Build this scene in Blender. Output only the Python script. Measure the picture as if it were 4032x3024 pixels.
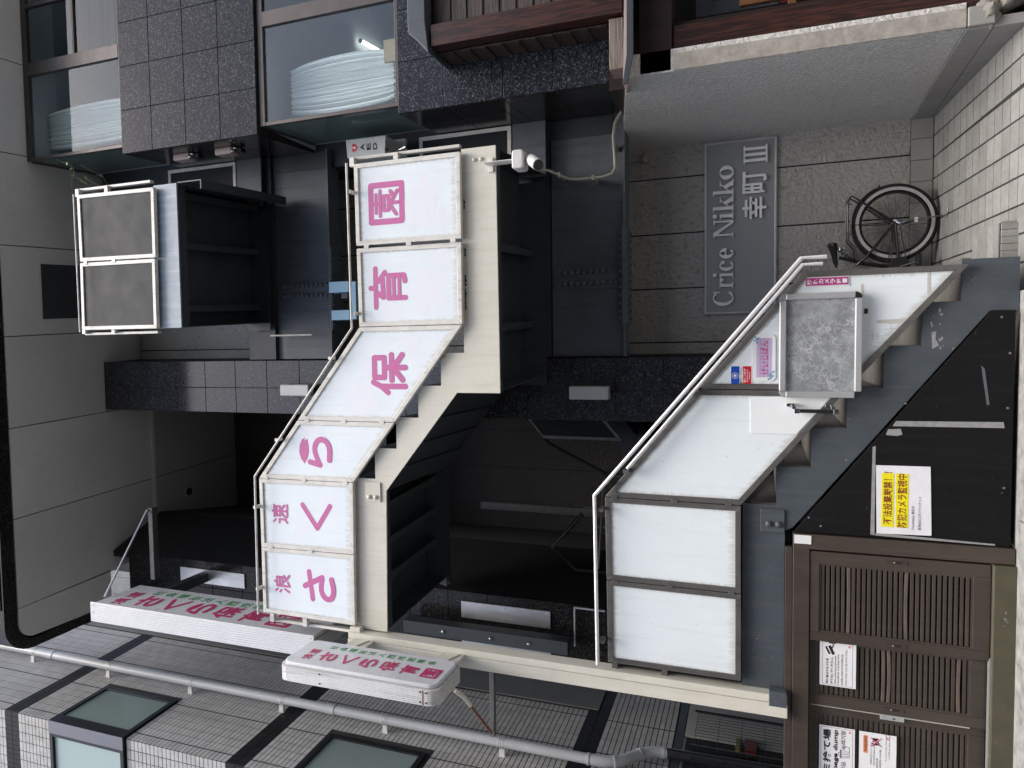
import bpy, math, random
from mathutils import Vector, Matrix
random.seed(7)
SC = bpy.context.scene; COL = SC.collection
for o in list(bpy.data.objects): bpy.data.objects.remove(o)
R = math.radians
# ------------------------------------------------------------------ camera (held sideways, tilted up)
CAM_POS = Vector((0, -4.7, 1.41))
pitch, yaw, roll, FPX = R(19.85), R(-3.06), R(.273), 2703.0
cp, sp, cy_, sy_ = math.cos(pitch), math.sin(pitch), math.cos(yaw), math.sin(yaw)
fwd = Vector((sy_*cp, cy_*cp, sp)); rgt = Vector((cy_, -sy_, 0)); upv = rgt.cross(fwd)
rr = rgt*math.cos(roll) + upv*math.sin(roll); uu = -rgt*math.sin(roll) + upv*math.cos(roll)
cd = bpy.data.cameras.new('camera'); cam = bpy.data.objects.new('camera', cd); COL.objects.link(cam)
cd.sensor_width = 36; cd.lens = FPX/4032*36; cd.clip_start = .05; cd.clip_end = 500
ax, ay, az = -uu, rr, -fwd
cam.matrix_world = Matrix(((ax.x, ay.x, az.x, CAM_POS.x), (ax.y, ay.y, az.y, CAM_POS.y), (ax.z, ay.z, az.z, CAM_POS.z), (0, 0, 0, 1)))
SC.camera = cam
# ------------------------------------------------------------------ sky, sun, exposure
W = bpy.data.worlds.new('World'); SC.world = W; W.use_nodes = True
wn = W.node_tree.nodes; wl = W.node_tree.links
SUN_EL, SUN_AZ = R(68), R(160)
sky = wn.new('ShaderNodeTexSky'); sky.sky_type = 'NISHITA'; sky.sun_disc = False
sky.sun_elevation = SUN_EL; sky.sun_rotation = SUN_AZ; sky.air_density = 1.0; sky.dust_density = 5.0; sky.ozone_density = 1.0
wl.new(sky.outputs[0], wn['Background'].inputs[0]); wn['Background'].inputs[1].default_value = .13
sd = bpy.data.lights.new('sun', 'SUN'); sd.energy = 1.5; sd.angle = R(34); sd.color = (1, .985, .96)
sun = bpy.data.objects.new('sun', sd); COL.objects.link(sun)
sdir = Vector((math.sin(SUN_AZ)*math.cos(SUN_EL), math.cos(SUN_AZ)*math.cos(SUN_EL), math.sin(SUN_EL)))
sun.rotation_euler = sdir.to_track_quat('Z', 'Y').to_euler()
vs = SC.view_settings; vs.view_transform = 'Standard'; vs.look = 'None'; vs.gamma = 1; vs.exposure = 1.0; vs.use_curve_mapping = False
SC.cycles.max_bounces = 8; SC.cycles.diffuse_bounces = 4; SC.cycles.transparent_max_bounces = 16

# ------------------------------------------------------------------ materials
def lin(c): return tuple((v/255/12.92 if v/255 <= .04045 else ((v/255+.055)/1.055)**2.4) for v in c)
class NT:
    def __init__(s, name):
        s.m = bpy.data.materials.new(name); s.m.use_nodes = True
        s.t = s.m.node_tree; s.n = s.t.nodes; s.l = s.t.links
        s.b = s.n['Principled BSDF']; s.pos = None
    def new(s, t, **kw):
        n = s.n.new(t)
        for k, v in kw.items(): setattr(n, k, v)
        return n
    def P(s):
        if s.pos is None: s.pos = s.new('ShaderNodeNewGeometry').outputs['Position']
        return s.pos
    def scaled(s, sc):
        v = s.new('ShaderNodeVectorMath', operation='MULTIPLY'); s.l.new(s.P(), v.inputs[0]); v.inputs[1].default_value = sc; return v.outputs[0]
    def noise(s, scale, detail=4, rough=.55, vec=None, stretch=None):
        n = s.new('ShaderNodeTexNoise'); n.inputs['Scale'].default_value = scale; n.inputs['Detail'].default_value = detail; n.inputs['Roughness'].default_value = rough
        s.l.new(s.scaled(stretch) if stretch else (vec or s.P()), n.inputs['Vector']); return n.outputs['Fac']
    def ramp(s, fac, stops):
        r = s.new('ShaderNodeValToRGB'); e = r.color_ramp.elements
        while len(e) < len(stops): e.new(.5)
        for k, (p, c) in enumerate(stops): e[k].position = p; e[k].color = (*c[:3], 1) if not isinstance(c, (int, float)) else (c, c, c, 1)
        s.l.new(fac, r.inputs[0]); return r.outputs[0]
    def mix(s, fac, a, b, mode='MIX'):
        m = s.new('ShaderNodeMix', data_type='RGBA', blend_type=mode)
        for sock, v in ((m.inputs['Factor'], fac), (m.inputs['A'], a), (m.inputs['B'], b)):
            if hasattr(v, 'is_linked') or hasattr(v, 'links'): s.l.new(v, sock)
            else: sock.default_value = v if isinstance(v, (int, float)) else (*v[:3], 1)
        return m.outputs['Result']
    def math(s, op, a, b=0, c=None):
        m = s.new('ShaderNodeMath', operation=op)
        for k, v in enumerate((a, b) if c is None else (a, b, c)):
            if hasattr(v, 'links'): s.l.new(v, m.inputs[k])
            else: m.inputs[k].default_value = v
        return m.outputs[0]
    def col(s, c):
        if hasattr(c, 'links'): s.l.new(c, s.b.inputs['Base Color'])
        else: s.b.inputs['Base Color'].default_value = (*c[:3], 1)
    def set(s, rough=.5, metal=0, spec=.5):
        if hasattr(rough, 'links'): s.l.new(rough, s.b.inputs['Roughness'])
        else: s.b.inputs['Roughness'].default_value = rough
        s.b.inputs['Metallic'].default_value = metal; s.b.inputs['Specular IOR Level'].default_value = spec
    def bump(s, h, strength=.3, dist=.01):
        b = s.new('ShaderNodeBump'); b.inputs['Strength'].default_value = strength; b.inputs['Distance'].default_value = dist
        s.l.new(h, b.inputs['Height']); s.l.new(b.outputs[0], s.b.inputs['Normal'])
MAT = {}
def paint(name, c, c2=None, rough=.5, metal=0, scale=6, amt=.25, bump=0, bscale=60, streak=None, spec=.5, rnd=0, spots=0):
    """plain surface: colour with cloudy and fine variation, optional vertical grime streaks and relief"""
    n = NT(name); c2 = c2 or tuple(v*(1-amt) for v in c)
    f = n.ramp(n.noise(scale, 6, .6), [(.3, 0.), (.7, 1.)])
    out = n.mix(f, c, c2)
    fine = n.ramp(n.noise(scale*22, 3), [(.35, 0.), (.65, 1.)])
    out = n.mix(n.math('MULTIPLY', fine, .25), out, tuple(v*.75 for v in c))
    if streak:
        s = n.ramp(n.noise(1, 5, .65, stretch=(22, 22, 1.6)), [(.50, 0.), (.72, 1.)])
        out = n.mix(n.math('MULTIPLY', s, streak[1]), out, streak[0])
    if spots:
        s = n.ramp(n.noise(38, 2, .5), [(.70, 0.), (.74, 1.)]); s2 = n.ramp(n.noise(3, 2), [(.5, 0.), (.6, 1.)])
        out = n.mix(n.math('MULTIPLY', n.math('MULTIPLY', s, s2), spots), out, (.5, .5, .5))
    if rnd:
        oi = n.new('ShaderNodeObjectInfo'); v = n.math('MULTIPLY_ADD', oi.outputs['Random'], rnd, 1-rnd/2)
        out = n.mix(1.0, out, n.mix(0.0, v, v), 'MULTIPLY')
    n.col(out); rf = n.math('MULTIPLY_ADD', n.noise(scale*3, 4), .25, rough-.12); n.set(rf, metal, spec)
    if bump: n.bump(n.noise(bscale, 4), bump, .004)
    MAT[name] = n.m; return n.m
def flat(name, c, rough=.5, metal=0):
    n = NT(name); n.col(c); n.set(rough, metal); MAT[name] = n.m; return n.m

def panel_mat():
    n = NT('panel_white'); uv = n.new('ShaderNodeUVMap'); sx = n.new('ShaderNodeSeparateXYZ'); n.l.new(uv.outputs[0], sx.inputs[0])
    f = n.ramp(n.noise(3, 6, .6), [(.3, 0.), (.7, 1.)]); out = n.mix(f, (.75, .815, .85), (.70, .765, .80))
    rag = n.math('MULTIPLY', n.noise(1, 6, .7, stretch=(60, 60, 7)), .17)                       # ragged drip length
    low = n.ramp(n.math('SUBTRACT', rag, sx.outputs[1]), [(.030, 0.), (.075, 1.)])
    su = n.math('MINIMUM', sx.outputs[0], n.math('SUBTRACT', 1.0, sx.outputs[0]))
    side_ = n.ramp(n.math('SUBTRACT', n.math('MULTIPLY', n.noise(1, 6, .7, stretch=(9, 9, 40)), .10), su), [(.020, 0.), (.055, 1.)])
    hi = n.ramp(n.math('SUBTRACT', n.math('MULTIPLY', n.noise(1, 6, .7, stretch=(50, 50, 3)), .16), n.math('SUBTRACT', 1.0, sx.outputs[1])), [(.035, 0.), (.080, 1.)])
    out = n.mix(n.math('MULTIPLY', n.math('MAXIMUM', low, n.math('MAXIMUM', side_, hi)), .55), out, (.42, .41, .36))
    run = n.ramp(n.noise(1, 5, .65, stretch=(26, 26, 1.3)), [(.54, 0.), (.74, 1.)]); out = n.mix(n.math('MULTIPLY', run, .22), out, (.50, .50, .46))
    spot = n.ramp(n.noise(55, 2, .5), [(.745, 0.), (.76, 1.)]); out = n.mix(n.math('MULTIPLY', spot, .5), out, (.25, .24, .22))
    n.col(out); n.set(n.math('MULTIPLY_ADD', n.noise(8, 4), .2, .35)); MAT['panel_white'] = n.m
panel_mat()
paint('frame_white', (.74, .73, .69), (.58, .56, .50), .42, scale=9, streak=((.20, .17, .12), .45))
paint('frame_steel', (.20, .195, .185), (.14, .135, .13), .38, .55, scale=14, streak=((.08, .075, .07), .5))
paint('rail_steel', (.80, .80, .80), (.76, .76, .76), .35, .35, scale=3, amt=.05)
paint('cream', (.66, .645, .56), (.60, .58, .50), .45, scale=4, streak=((.38, .34, .24), .30), bump=.05)
paint('navy', (.072, .086, .100), (.054, .066, .078), .45, scale=5, streak=((.11, .125, .14), .35), bump=.12, bscale=35, spots=.35)
paint('bluegray', (.27, .32, .37), (.20, .25, .30), .45, scale=5, streak=((.45, .50, .54), .55), bump=.05)
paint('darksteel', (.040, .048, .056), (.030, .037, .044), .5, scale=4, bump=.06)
paint('beamsteel', (.105, .120, .138), (.080, .092, .106), .5, scale=3, streak=((.03, .032, .035), .5), bump=.06)
paint('rust', (.22, .075, .025), (.10, .05, .03), .8, scale=25, bump=.3)
paint('rust_faint', (.40, .28, .14), (.50, .42, .28), .7, scale=30)
paint('screen_dark', (.019, .022, .026), (.015, .018, .022), .55, spec=.18, scale=2, amt=.1)
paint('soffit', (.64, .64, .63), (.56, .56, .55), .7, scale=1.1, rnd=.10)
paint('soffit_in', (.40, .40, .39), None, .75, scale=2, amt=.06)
paint('recess_shade', (.014, .014, .015), None, .4)  # near-black: shade of the recess painted into pier return and slabs
paint('hole', (.01, .01, .01), None, .8)
paint('alu', (.62, .63, .64), (.55, .56, .57), .35, .6, scale=5, amt=.1)
paint('plate_alu', (.60, .60, .60), (.48, .48, .48), .33, .75, scale=6, streak=((.35, .35, .35), .5))
paint('brown', (.070, .055, .044), (.056, .044, .036), .42, .2, scale=5, streak=((.11, .09, .075), .35), rnd=.2)
paint('brown_bent', (.16, .13, .108), (.09, .072, .058), .4, .2, scale=8)
paint('olive', (.085, .078, .045), (.060, .055, .035), .6, scale=9, bump=.15, spots=.6)
paint('black_sheet', (.007, .007, .008), (.005, .005, .006), .55, spec=.2, scale=3, streak=((.016, .016, .017), .4), spots=.12)
paint('tape', (.34, .34, .34), (.22, .22, .22), .45, scale=30)
paint('paper', (.82, .83, .85), (.76, .77, .79), .5, scale=6, amt=.06)
paint('laminate', (.80, .81, .84), (.72, .73, .77), .25, scale=9)
paint('sign_white', (.70, .71, .73), (.64, .65, .67), .3, scale=3, streak=((.45, .44, .42), .2))
paint('sign_rib', (.74, .74, .73), (.66, .66, .65), .4, .2, scale=9, streak=((.30, .28, .25), .55))
paint('rib_clean', (.66, .67, .67), (.60, .61, .62), .35, .2, scale=6)
def wall_tile_mat():
    n = NT('wall_tile'); d = n.new('ShaderNodeVectorMath', operation='DIVIDE'); n.l.new(n.P(), d.inputs[0]); d.inputs[1].default_value = (.0985, .0985, .0498)
    fl_ = n.new('ShaderNodeVectorMath', operation='FLOOR'); n.l.new(d.outputs[0], fl_.inputs[0]); w = n.new('ShaderNodeTexWhiteNoise'); n.l.new(fl_.outputs[0], w.inputs[0])
    c = n.mix(w.outputs[0], (.40, .395, .385), (.50, .495, .48)); c = n.mix(n.math('MULTIPLY', n.ramp(n.noise(120, 3), [(.4, 0.), (.65, 1.)]), .35), c, (.33, .325, .315))
    st_ = n.ramp(n.noise(1, 5, .6, stretch=(7, 7, .7)), [(.48, 0.), (.75, 1.)]); c = n.mix(n.math('MULTIPLY', st_, .35), c, (.22, .215, .20))
    n.col(c); n.set(.6); n.bump(n.noise(170, 4), .25, .004); MAT['wall_tile'] = n.m
wall_tile_mat()
paint('wall_tile_dark', (.014, .014, .016), (.010, .010, .011), .55, scale=40, rnd=.5, spec=.2)
paint('grout', (.030, .030, .030), None, .9)
paint('grout_light', (.16, .16, .155), None, .9)
paint('pipe', (.46, .48, .50), (.40, .42, .44), .35, scale=4, streak=((.33, .34, .35), .4))
paint('pipe_dark', (.02, .022, .028), None, .3)
paint('concrete', (.36, .36, .34), (.15, .15, .145), .85, scale=11, bump=.6, bscale=40)
paint('asphalt', (.24, .24, .235), (.19, .19, .185), .9, scale=30, bump=.5, bscale=150)
paint('floor_tile', (.30, .30, .285), (.23, .23, .215), .6, scale=7, bump=.1, bscale=90, rnd=.24, streak=((.13, .125, .115), .45))
paint('riser_tile', (.17, .16, .145), (.12, .112, .10), .6, scale=8, rnd=.2)
paint('tile_skirt', (.34, .335, .32), (.29, .285, .27), .55, scale=6, rnd=.06)
paint('rock', (.36, .34, .29), (.12, .11, .09), .85, scale=14, bump=.9, bscale=22)
paint('mortar', (.40, .38, .34), (.24, .22, .19), .9, scale=16, bump=.9, bscale=30)
paint('wood_old', (.20, .17, .14), (.10, .085, .07), .75, scale=20, streak=((.05, .045, .04), .5))
paint('black_plastic', (.012, .012, .013), None, .4)
paint('rubber', (.010, .010, .010), None, .75)
paint('tyre_wall', (.42, .42, .42), (.36, .36, .36), .65, scale=20)
paint('bike_paint', (.006, .005, .005), (.020, .005, .006), .3, scale=16)
paint('chrome', (.75, .75, .75), (.6, .6, .6), .15, 1.0, scale=20)
paint('camera_white', (.66, .66, .65), (.52, .52, .50), .4, scale=20, spots=.3)
paint('aed_white', (.50, .52, .51), (.44, .46, .45), .35, scale=5, streak=((.34, .34, .33), .3))
paint('lightblue', (.30, .52, .66), (.26, .46, .60), .4, scale=8)
paint('lamp_white', (.60, .60, .59), (.54, .54, .53), .35, scale=5)
paint('crice_plate', (.30, .31, .32), (.27, .28, .29), .45, .3, scale=2)
paint('crice_letter', (.90, .92, .93), (.70, .72, .73), .35, .15, scale=9)
paint('room_wall', (.38, .43, .48), None, .8, amt=.04)
paint('cardboard', (.42, .34, .22), None, .8)
paint('dark_room', (.016, .015, .014), None, .8)
paint('curtain', (.90, .93, .92), (.84, .88, .88), .8, scale=4)
paint('leaf', (.09, .16, .03), (.06, .10, .02), .5, scale=12)
paint('flood_pink', (.44, .36, .34), (.36, .29, .27), .5, scale=9)
paint('conduit', (.36, .36, .31), (.28, .28, .24), .5, scale=8)
paint('shop_red', (.16, .012, .014), None, .5)
paint('lattice_wood', (.19, .085, .03), (.13, .055, .02), .45, scale=9)
paint('window_frame', (.10, .085, .08), (.075, .065, .06), .4, .4, scale=8)
paint('pipe_render', (.16, .165, .165), (.13, .135, .135), .8, scale=5, bump=.3, bscale=60)
paint('win_dark', (.018, .019, .021), None, .35, .3)
paint('mullion_grey', (.17, .18, .20), (.15, .16, .18), .4, .3)
flat('yellow_pack', (.20, .16, .03), .5)
flat('pink', (.50, .115, .31), .5); flat('crimson', (.50, .045, .14), .45); flat('green', (.06, .27, .09), .5)
flat('ink', (.012, .012, .014), .6); flat('yellow', (.80, .72, .01), .4); flat('ink_red', (.22, .02, .015), .6)
flat('magenta', (.42, .03, .22), .4); flat('white', (.76, .79, .80), .5); flat('blue', (.01, .07, .42), .4); flat('red', (.55, .01, .03), .4)
flat('lilac', (.48, .38, .58), .5); flat('lilac_line', (.28, .2, .36), .5); flat('dotblue', (.10, .30, .44), .5); flat('orange', (.75, .32, .16), .5); flat('rose', (.62, .18, .25), .5)
flat('petal_ghost', (.735, .765, .815), .45); flat('tape_white', (.72, .73, .73), .3); flat('scribble', (.5, .51, .52), .5); flat('grime', (.50, .49, .45), .6)
n = NT('tube_light'); n.b.inputs['Emission Color'].default_value = (1, .97, .86, 1); n.b.inputs['Emission Strength'].default_value = 3.0; MAT['tube_light'] = n.m
def granite(name, base, mid, hi, rough, spec=.2):
    n = NT(name)
    v = n.new('ShaderNodeTexVoronoi'); v.inputs['Scale'].default_value = 105; n.l.new(n.P(), v.inputs['Vector'])
    sep = n.new('ShaderNodeSeparateColor'); n.l.new(v.outputs['Color'], sep.inputs[0])
    warp = n.noise(60, 3)
    f = n.math('ADD', n.math('MULTIPLY', sep.outputs[0], .75), n.math('MULTIPLY', warp, .35))
    c = n.ramp(f, [(.30, base), (.55, mid), (.80, mid), (.90, hi)])
    oi = n.new('ShaderNodeObjectInfo'); k = n.math('MULTIPLY_ADD', oi.outputs['Random'], .18, .91)
    c = n.mix(1.0, c, n.mix(0.0, k, k), 'MULTIPLY')
    n.col(c); n.set(rough, 0, spec); n.b.inputs['IOR'].default_value = 1.5; MAT[name] = n.m
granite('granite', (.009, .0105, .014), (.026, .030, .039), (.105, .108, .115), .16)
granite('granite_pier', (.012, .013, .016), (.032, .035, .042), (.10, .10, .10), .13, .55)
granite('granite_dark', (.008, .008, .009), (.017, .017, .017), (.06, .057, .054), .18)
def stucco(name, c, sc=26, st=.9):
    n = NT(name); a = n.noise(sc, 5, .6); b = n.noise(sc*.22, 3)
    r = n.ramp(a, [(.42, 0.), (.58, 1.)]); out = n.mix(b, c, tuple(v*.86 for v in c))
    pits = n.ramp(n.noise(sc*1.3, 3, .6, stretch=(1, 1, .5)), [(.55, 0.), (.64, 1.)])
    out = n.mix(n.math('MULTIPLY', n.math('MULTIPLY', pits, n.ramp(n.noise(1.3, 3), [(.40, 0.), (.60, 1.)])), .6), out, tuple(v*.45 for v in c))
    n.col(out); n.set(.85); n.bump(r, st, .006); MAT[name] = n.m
stucco('stucco', (.38, .37, .35)); stucco('stucco_shaded', (.055, .052, .048)); stucco('stucco_wall', (.70, .69, .66), 42, 1.0)  # the second is a darkened copy, left bay's shade put into its colour
def wood(name, c1, c2, rough=.5, sc=1.0, axis='Z'):
    n = NT(name)
    st = {'Z': (9*sc, 9*sc, .55*sc), 'X': (.55*sc, 9*sc, 9*sc), 'Y': (9*sc, .55*sc, 9*sc)}[axis]
    d = n.noise(1.0, 5, .6, stretch=st)
    w = n.math('SINE', n.math('MULTIPLY', d, 70.0)); w = n.math('MULTIPLY_ADD', w, .5, .5)
    g = n.noise(1.0, 3, .7, stretch=tuple(v*12 for v in st))
    out = n.mix(w, c1, c2); out = n.mix(n.math('MULTIPLY', g, .5), out, tuple(v*.5 for v in c2))
    n.col(out); n.set(rough); n.bump(w, .25, .003); MAT[name] = n.m
wood('wood_red', (.070, .022, .014), (.016, .006, .005), .42)
wood('wood_dark', (.030, .010, .007), (.012, .005, .004), .45)
wood('wood_board', (.060, .036, .028), (.016, .010, .009), .6, 1.0, 'X')
wood('wood_grey', (.24, .20, .17), (.12, .10, .085), .7, 1.0, 'X')
def corroded():
    n = NT('corroded'); a = n.noise(5, 8, .62); b = n.noise(17, 6, .6)
    v = n.new('ShaderNodeTexVoronoi'); v.feature = 'SMOOTH_F1'; v.inputs['Scale'].default_value = 26
    wv = n.new('ShaderNodeVectorMath', operation='ADD'); nz = n.new('ShaderNodeTexNoise'); nz.inputs['Scale'].default_value = 9; n.l.new(n.P(), nz.inputs['Vector'])
    sc_ = n.new('ShaderNodeVectorMath', operation='SCALE'); sc_.inputs['Scale'].default_value = .12; n.l.new(nz.outputs['Color'], sc_.inputs[0])
    n.l.new(n.P(), wv.inputs[0]); n.l.new(sc_.outputs[0], wv.inputs[1]); n.l.new(wv.outputs[0], v.inputs['Vector'])
    base = n.ramp(a, [(.30, (.19, .205, .22)), (.5, (.25, .27, .29)), (.64, (.36, .38, .40)), (.8, (.26, .255, .24))])
    def lace(sc_n, w_):
        q = n.noise(sc_n, 7, .58); d = n.math('ABSOLUTE', n.math('SUBTRACT', q, .5)); return n.ramp(d, [(0., 1.), (w_, 0.)])
    f = n.math('MAXIMUM', lace(13, .030), n.math('MULTIPLY', lace(30, .035), .8)); reg = n.ramp(n.noise(3.2, 4), [(.40, 0.), (.56, 1.)])
    out = n.mix(n.math('MULTIPLY', n.math('MULTIPLY', f, reg), .85), base, (.58, .60, .60))
    edge = n.ramp(b, [(.56, 0.), (.68, 1.)]); out = n.mix(n.math('MULTIPLY', edge, .40), out, (.17, .15, .12))
    n.col(out); n.set(.45, .25); n.bump(f, .15, .002); MAT['corroded'] = n.m
corroded()
def glass(name, tint, trans, rough=.03, wire=0., pitch=.02, haze=None, hazeamt=0.):
    """thin pane: transparent, with Fresnel reflection, optional wire mesh or milky body"""
    n = NT(name); t = n.new('ShaderNodeBsdfTransparent'); t.inputs[0].default_value = (*[v*trans for v in tint], 1)
    g = n.new('ShaderNodeBsdfGlossy'); g.inputs['Roughness'].default_value = rough; g.inputs[0].default_value = (.75, .82, .88, 1)
    fr = n.new('ShaderNodeFresnel'); fr.inputs[0].default_value = 1.5; bf = n.new('ShaderNodeNewGeometry').outputs['Backfacing']
    mx = n.new('ShaderNodeMixShader'); n.l.new(n.math('MULTIPLY', n.math('MULTIPLY_ADD', fr.outputs[0], 1.0, .02), n.math('SUBTRACT', 1.0, bf)), mx.inputs[0]); n.l.new(t.outputs[0], mx.inputs[1]); n.l.new(g.outputs[0], mx.inputs[2])
    out = mx.outputs[0]
    if hazeamt:
        d = n.new('ShaderNodeBsdfDiffuse'); d.inputs[0].default_value = (*haze, 1)
        m2 = n.new('ShaderNodeMixShader'); m2.inputs[0].default_value = hazeamt; n.l.new(out, m2.inputs[1]); n.l.new(d.outputs[0], m2.inputs[2]); out = m2.outputs[0]
    if wire:
        sx = n.new('ShaderNodeSeparateXYZ'); n.l.new(n.P(), sx.inputs[0])
        h = n.math('ADD', sx.outputs[0], sx.outputs[1])
        a = n.math('FRACT', n.math('DIVIDE', n.math('ADD', h, sx.outputs[2]), pitch)); b = n.math('FRACT', n.math('DIVIDE', n.math('SUBTRACT', h, sx.outputs[2]), pitch))
        l = n.math('MAXIMUM', n.math('LESS_THAN', a, .06), n.math('LESS_THAN', b, .06))
        d = n.new('ShaderNodeBsdfDiffuse'); d.inputs[0].default_value = (.35, .37, .38, 1)
        m3 = n.new('ShaderNodeMixShader'); n.l.new(n.math('MULTIPLY', l, wire), m3.inputs[0]); n.l.new(out, m3.inputs[1]); n.l.new(d.outputs[0], m3.inputs[2]); out = m3.outputs[0]
    n.l.new(out, n.n['Material Output'].inputs[0]); MAT[name] = n.m
glass('glass_wire', (.97, 1, 1), .98, .02, .14, .030)
glass('glass_side', (.55, .68, .62), .5, .05, .0, .02, (.28, .36, .33), .35)
glass('glass_frost', (.8, .92, .9), .15, .25, .25, .02, (.50, .62, .61), .75)
glass('glass_frost_side', (.5, .6, .55), .25, .12, .1, .02, (.26, .33, .31), .75)
glass('glass_clear', (.8, .85, .85), .8, .02)

# ------------------------------------------------------------------ mesh helpers
SK = math.tan(R(3.8))          # the plot is a parallelogram: depth runs 3.8 degrees off square
class MB:
    def __init__(s, sk=True): s.v = []; s.f = []; s.sk = sk
    def _add(s, vs_, fs, y0=None):
        b = len(s.v)
        for (x, y, z) in vs_: s.v.append((x + (SK*(y-y0) if s.sk and y0 is not None else 0), y, z))
        s.f += [tuple(b+i for i in f) for f in fs]; return s
    def box(s, x0, x1, y0, y1, z0, z1):
        return s._add([(x0, y0, z0), (x1, y0, z0), (x1, y1, z0), (x0, y1, z0), (x0, y0, z1), (x1, y0, z1), (x1, y1, z1), (x0, y1, z1)],
                      [(0, 1, 5, 4), (1, 2, 6, 5), (2, 3, 7, 6), (3, 0, 4, 7), (4, 5, 6, 7), (3, 2, 1, 0)], min(y0, y1))
    def _prism(s, A, B, y0=None):
        n = len(A)
        return s._add(A+B, [tuple(range(n)), tuple(range(2*n-1, n-1, -1))]+[(i, n+i, n+(i+1) % n, (i+1) % n) for i in range(n)], y0)
    def prism(s, poly, y0, y1): return s._prism([(x, y0, z) for x, z in poly], [(x, y1, z) for x, z in poly], min(y0, y1))
    def prismx(s, poly, x0, x1, ref=None): return s._prism([(x0, y, z) for y, z in poly], [(x1, y, z) for y, z in poly], ref)
    def prismz(s, poly, z0, z1, ref=None): return s._prism([(x, y, z0) for x, y in poly], [(x, y, z1) for x, y in poly], ref)
    def ringframe(s, outer, inner, y0, y1):
        """flat frame between two xz polygons of equal length"""
        n = len(outer)
        for i in range(n):
            j = (i+1) % n; s.prism([outer[i], outer[j], inner[j], inner[i]], y0, y1)
        return s
    def tube(s, pts, r, n=8, closed=False, rz=None):
        pts = [Vector(p) for p in pts]; N = len(pts); rings = []; up = None
        for i, p in enumerate(pts):
            if closed: d = (pts[(i+1) % N]-pts[i-1])
            else: d = (pts[min(i+1, N-1)]-pts[max(i-1, 0)])
            d.normalize()
            if up is None: up = d.orthogonal().normalized()
            else: up = (up - d*up.dot(d)); up = up.normalized() if up.length > 1e-6 else d.orthogonal().normalized()
            sd_ = d.cross(up); rad = r[i] if isinstance(r, (list, tuple)) else r
            rings.append([tuple(p + up*math.cos(2*math.pi*k/n)*rad + sd_*math.sin(2*math.pi*k/n)*rad) for k in range(n)])
        b = len(s.v); s.v += [q for ring in rings for q in ring]
        for i in range(N if closed else N-1):
            for k in range(n):
                a, c = b+i*n, b+((i+1) % N)*n; s.f.append((a+k, a+(k+1) % n, c+(k+1) % n, c+k))
        if not closed: s.f += [tuple(b+k for k in range(n-1, -1, -1)), tuple(b+(N-1)*n+k for k in range(n))]
        return s
    def disc(s, c, r, nrm, h, n=12):
        nrm = Vector(nrm).normalized(); c = Vector(c); return s.tube([c, c+nrm*h], r, n)
    def dome(s, c, r, nrm, h, n=10):
        nrm = Vector(nrm).normalized(); c = Vector(c); return s.tube([c, c+nrm*h*.6, c+nrm*h*.9, c+nrm*h], [r, r*.85, r*.5, r*.12], n)
    def ball(s, c, rx, ry, rz, nu=12, nv=8, fn=None):
        b = len(s.v)
        for j in range(nv+1):
            t = math.pi*j/nv
            for i in range(nu):
                p = 2*math.pi*i/nu; q = [math.sin(t)*math.cos(p), math.sin(t)*math.sin(p), math.cos(t)]
                k = fn(q) if fn else 1
                s.v.append((c[0]+rx*q[0]*k, c[1]+ry*q[1]*k, c[2]+rz*q[2]*k))
        for j in range(nv):
            for i in range(nu): s.f.append((b+j*nu+i, b+(j+1)*nu+i, b+(j+1)*nu+(i+1) % nu, b+j*nu+(i+1) % nu))
        return s
    def each(s, name, mat, parent=None, bev=0, smooth=False):
        """one object for each connected piece"""
        par = list(range(len(s.v)))
        def find(a):
            while par[a] != a: par[a] = par[par[a]]; a = par[a]
            return a
        for f in s.f:
            for i in f[1:]: par[find(i)] = find(f[0])
        grp = {}
        for f in s.f: grp.setdefault(find(f[0]), []).append(f)
        for fs in grp.values():
            ids = sorted({i for f in fs for i in f}); mp = {i: k for k, i in enumerate(ids)}
            make(name, [s.v[i] for i in ids], [tuple(mp[i] for i in f) for f in fs], mat, parent, bev, smooth)
    def build(s, name, mat, parent=None, bev=0, smooth=False, origin=None):
        return make(name, s.v, s.f, mat, parent, bev, smooth, origin)
WL = {}
def place(o, loc, parent):
    o.location = loc; WL[o.name] = Vector(loc)
    if parent: o.parent = parent; o.matrix_parent_inverse = Matrix.Translation(-WL[parent.name])
def make(name, v, f, mat, parent=None, bev=0, smooth=False, origin=None):
    xs, ys, zs = [[p[k] for p in v] for k in range(3)]
    c = Vector(origin) if origin else Vector(((min(xs)+max(xs))/2, (min(ys)+max(ys))/2, min(zs)))
    me = bpy.data.meshes.new(name); me.from_pydata([(p[0]-c.x, p[1]-c.y, p[2]-c.z) for p in v], [], f); me.validate()
    import bmesh
    bm = bmesh.new(); bm.from_mesh(me); bmesh.ops.recalc_face_normals(bm, faces=bm.faces); bm.to_mesh(me); bm.free()
    if isinstance(mat, str): me.materials.append(MAT[mat])
    if smooth:
        for p in me.polygons: p.use_smooth = True
        me.set_sharp_from_angle(angle=R(40))
    o = bpy.data.objects.new(name, me); COL.objects.link(o); place(o, c, parent)
    if bev:
        b = o.modifiers.new('bevel', 'BEVEL'); b.width = bev; b.segments = 2; b.limit_method = 'ANGLE'; b.angle_limit = R(40)
    return o
def thing(name, label, cat, loc, group=None):
    o = bpy.data.objects.new(name, None); COL.objects.link(o); o.empty_display_size = .1; place(o, Vector(loc), None); return tag(o, label, cat, group)
def tag(o, label, cat, group=None):
    o['label'] = label; o['category'] = cat
    if group: o['group'] = group
    return o
def inst(src, name, loc, parent, mat=None):
    o = bpy.data.objects.new(name, src); COL.objects.link(o); place(o, Vector(loc), parent); return o
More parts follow.
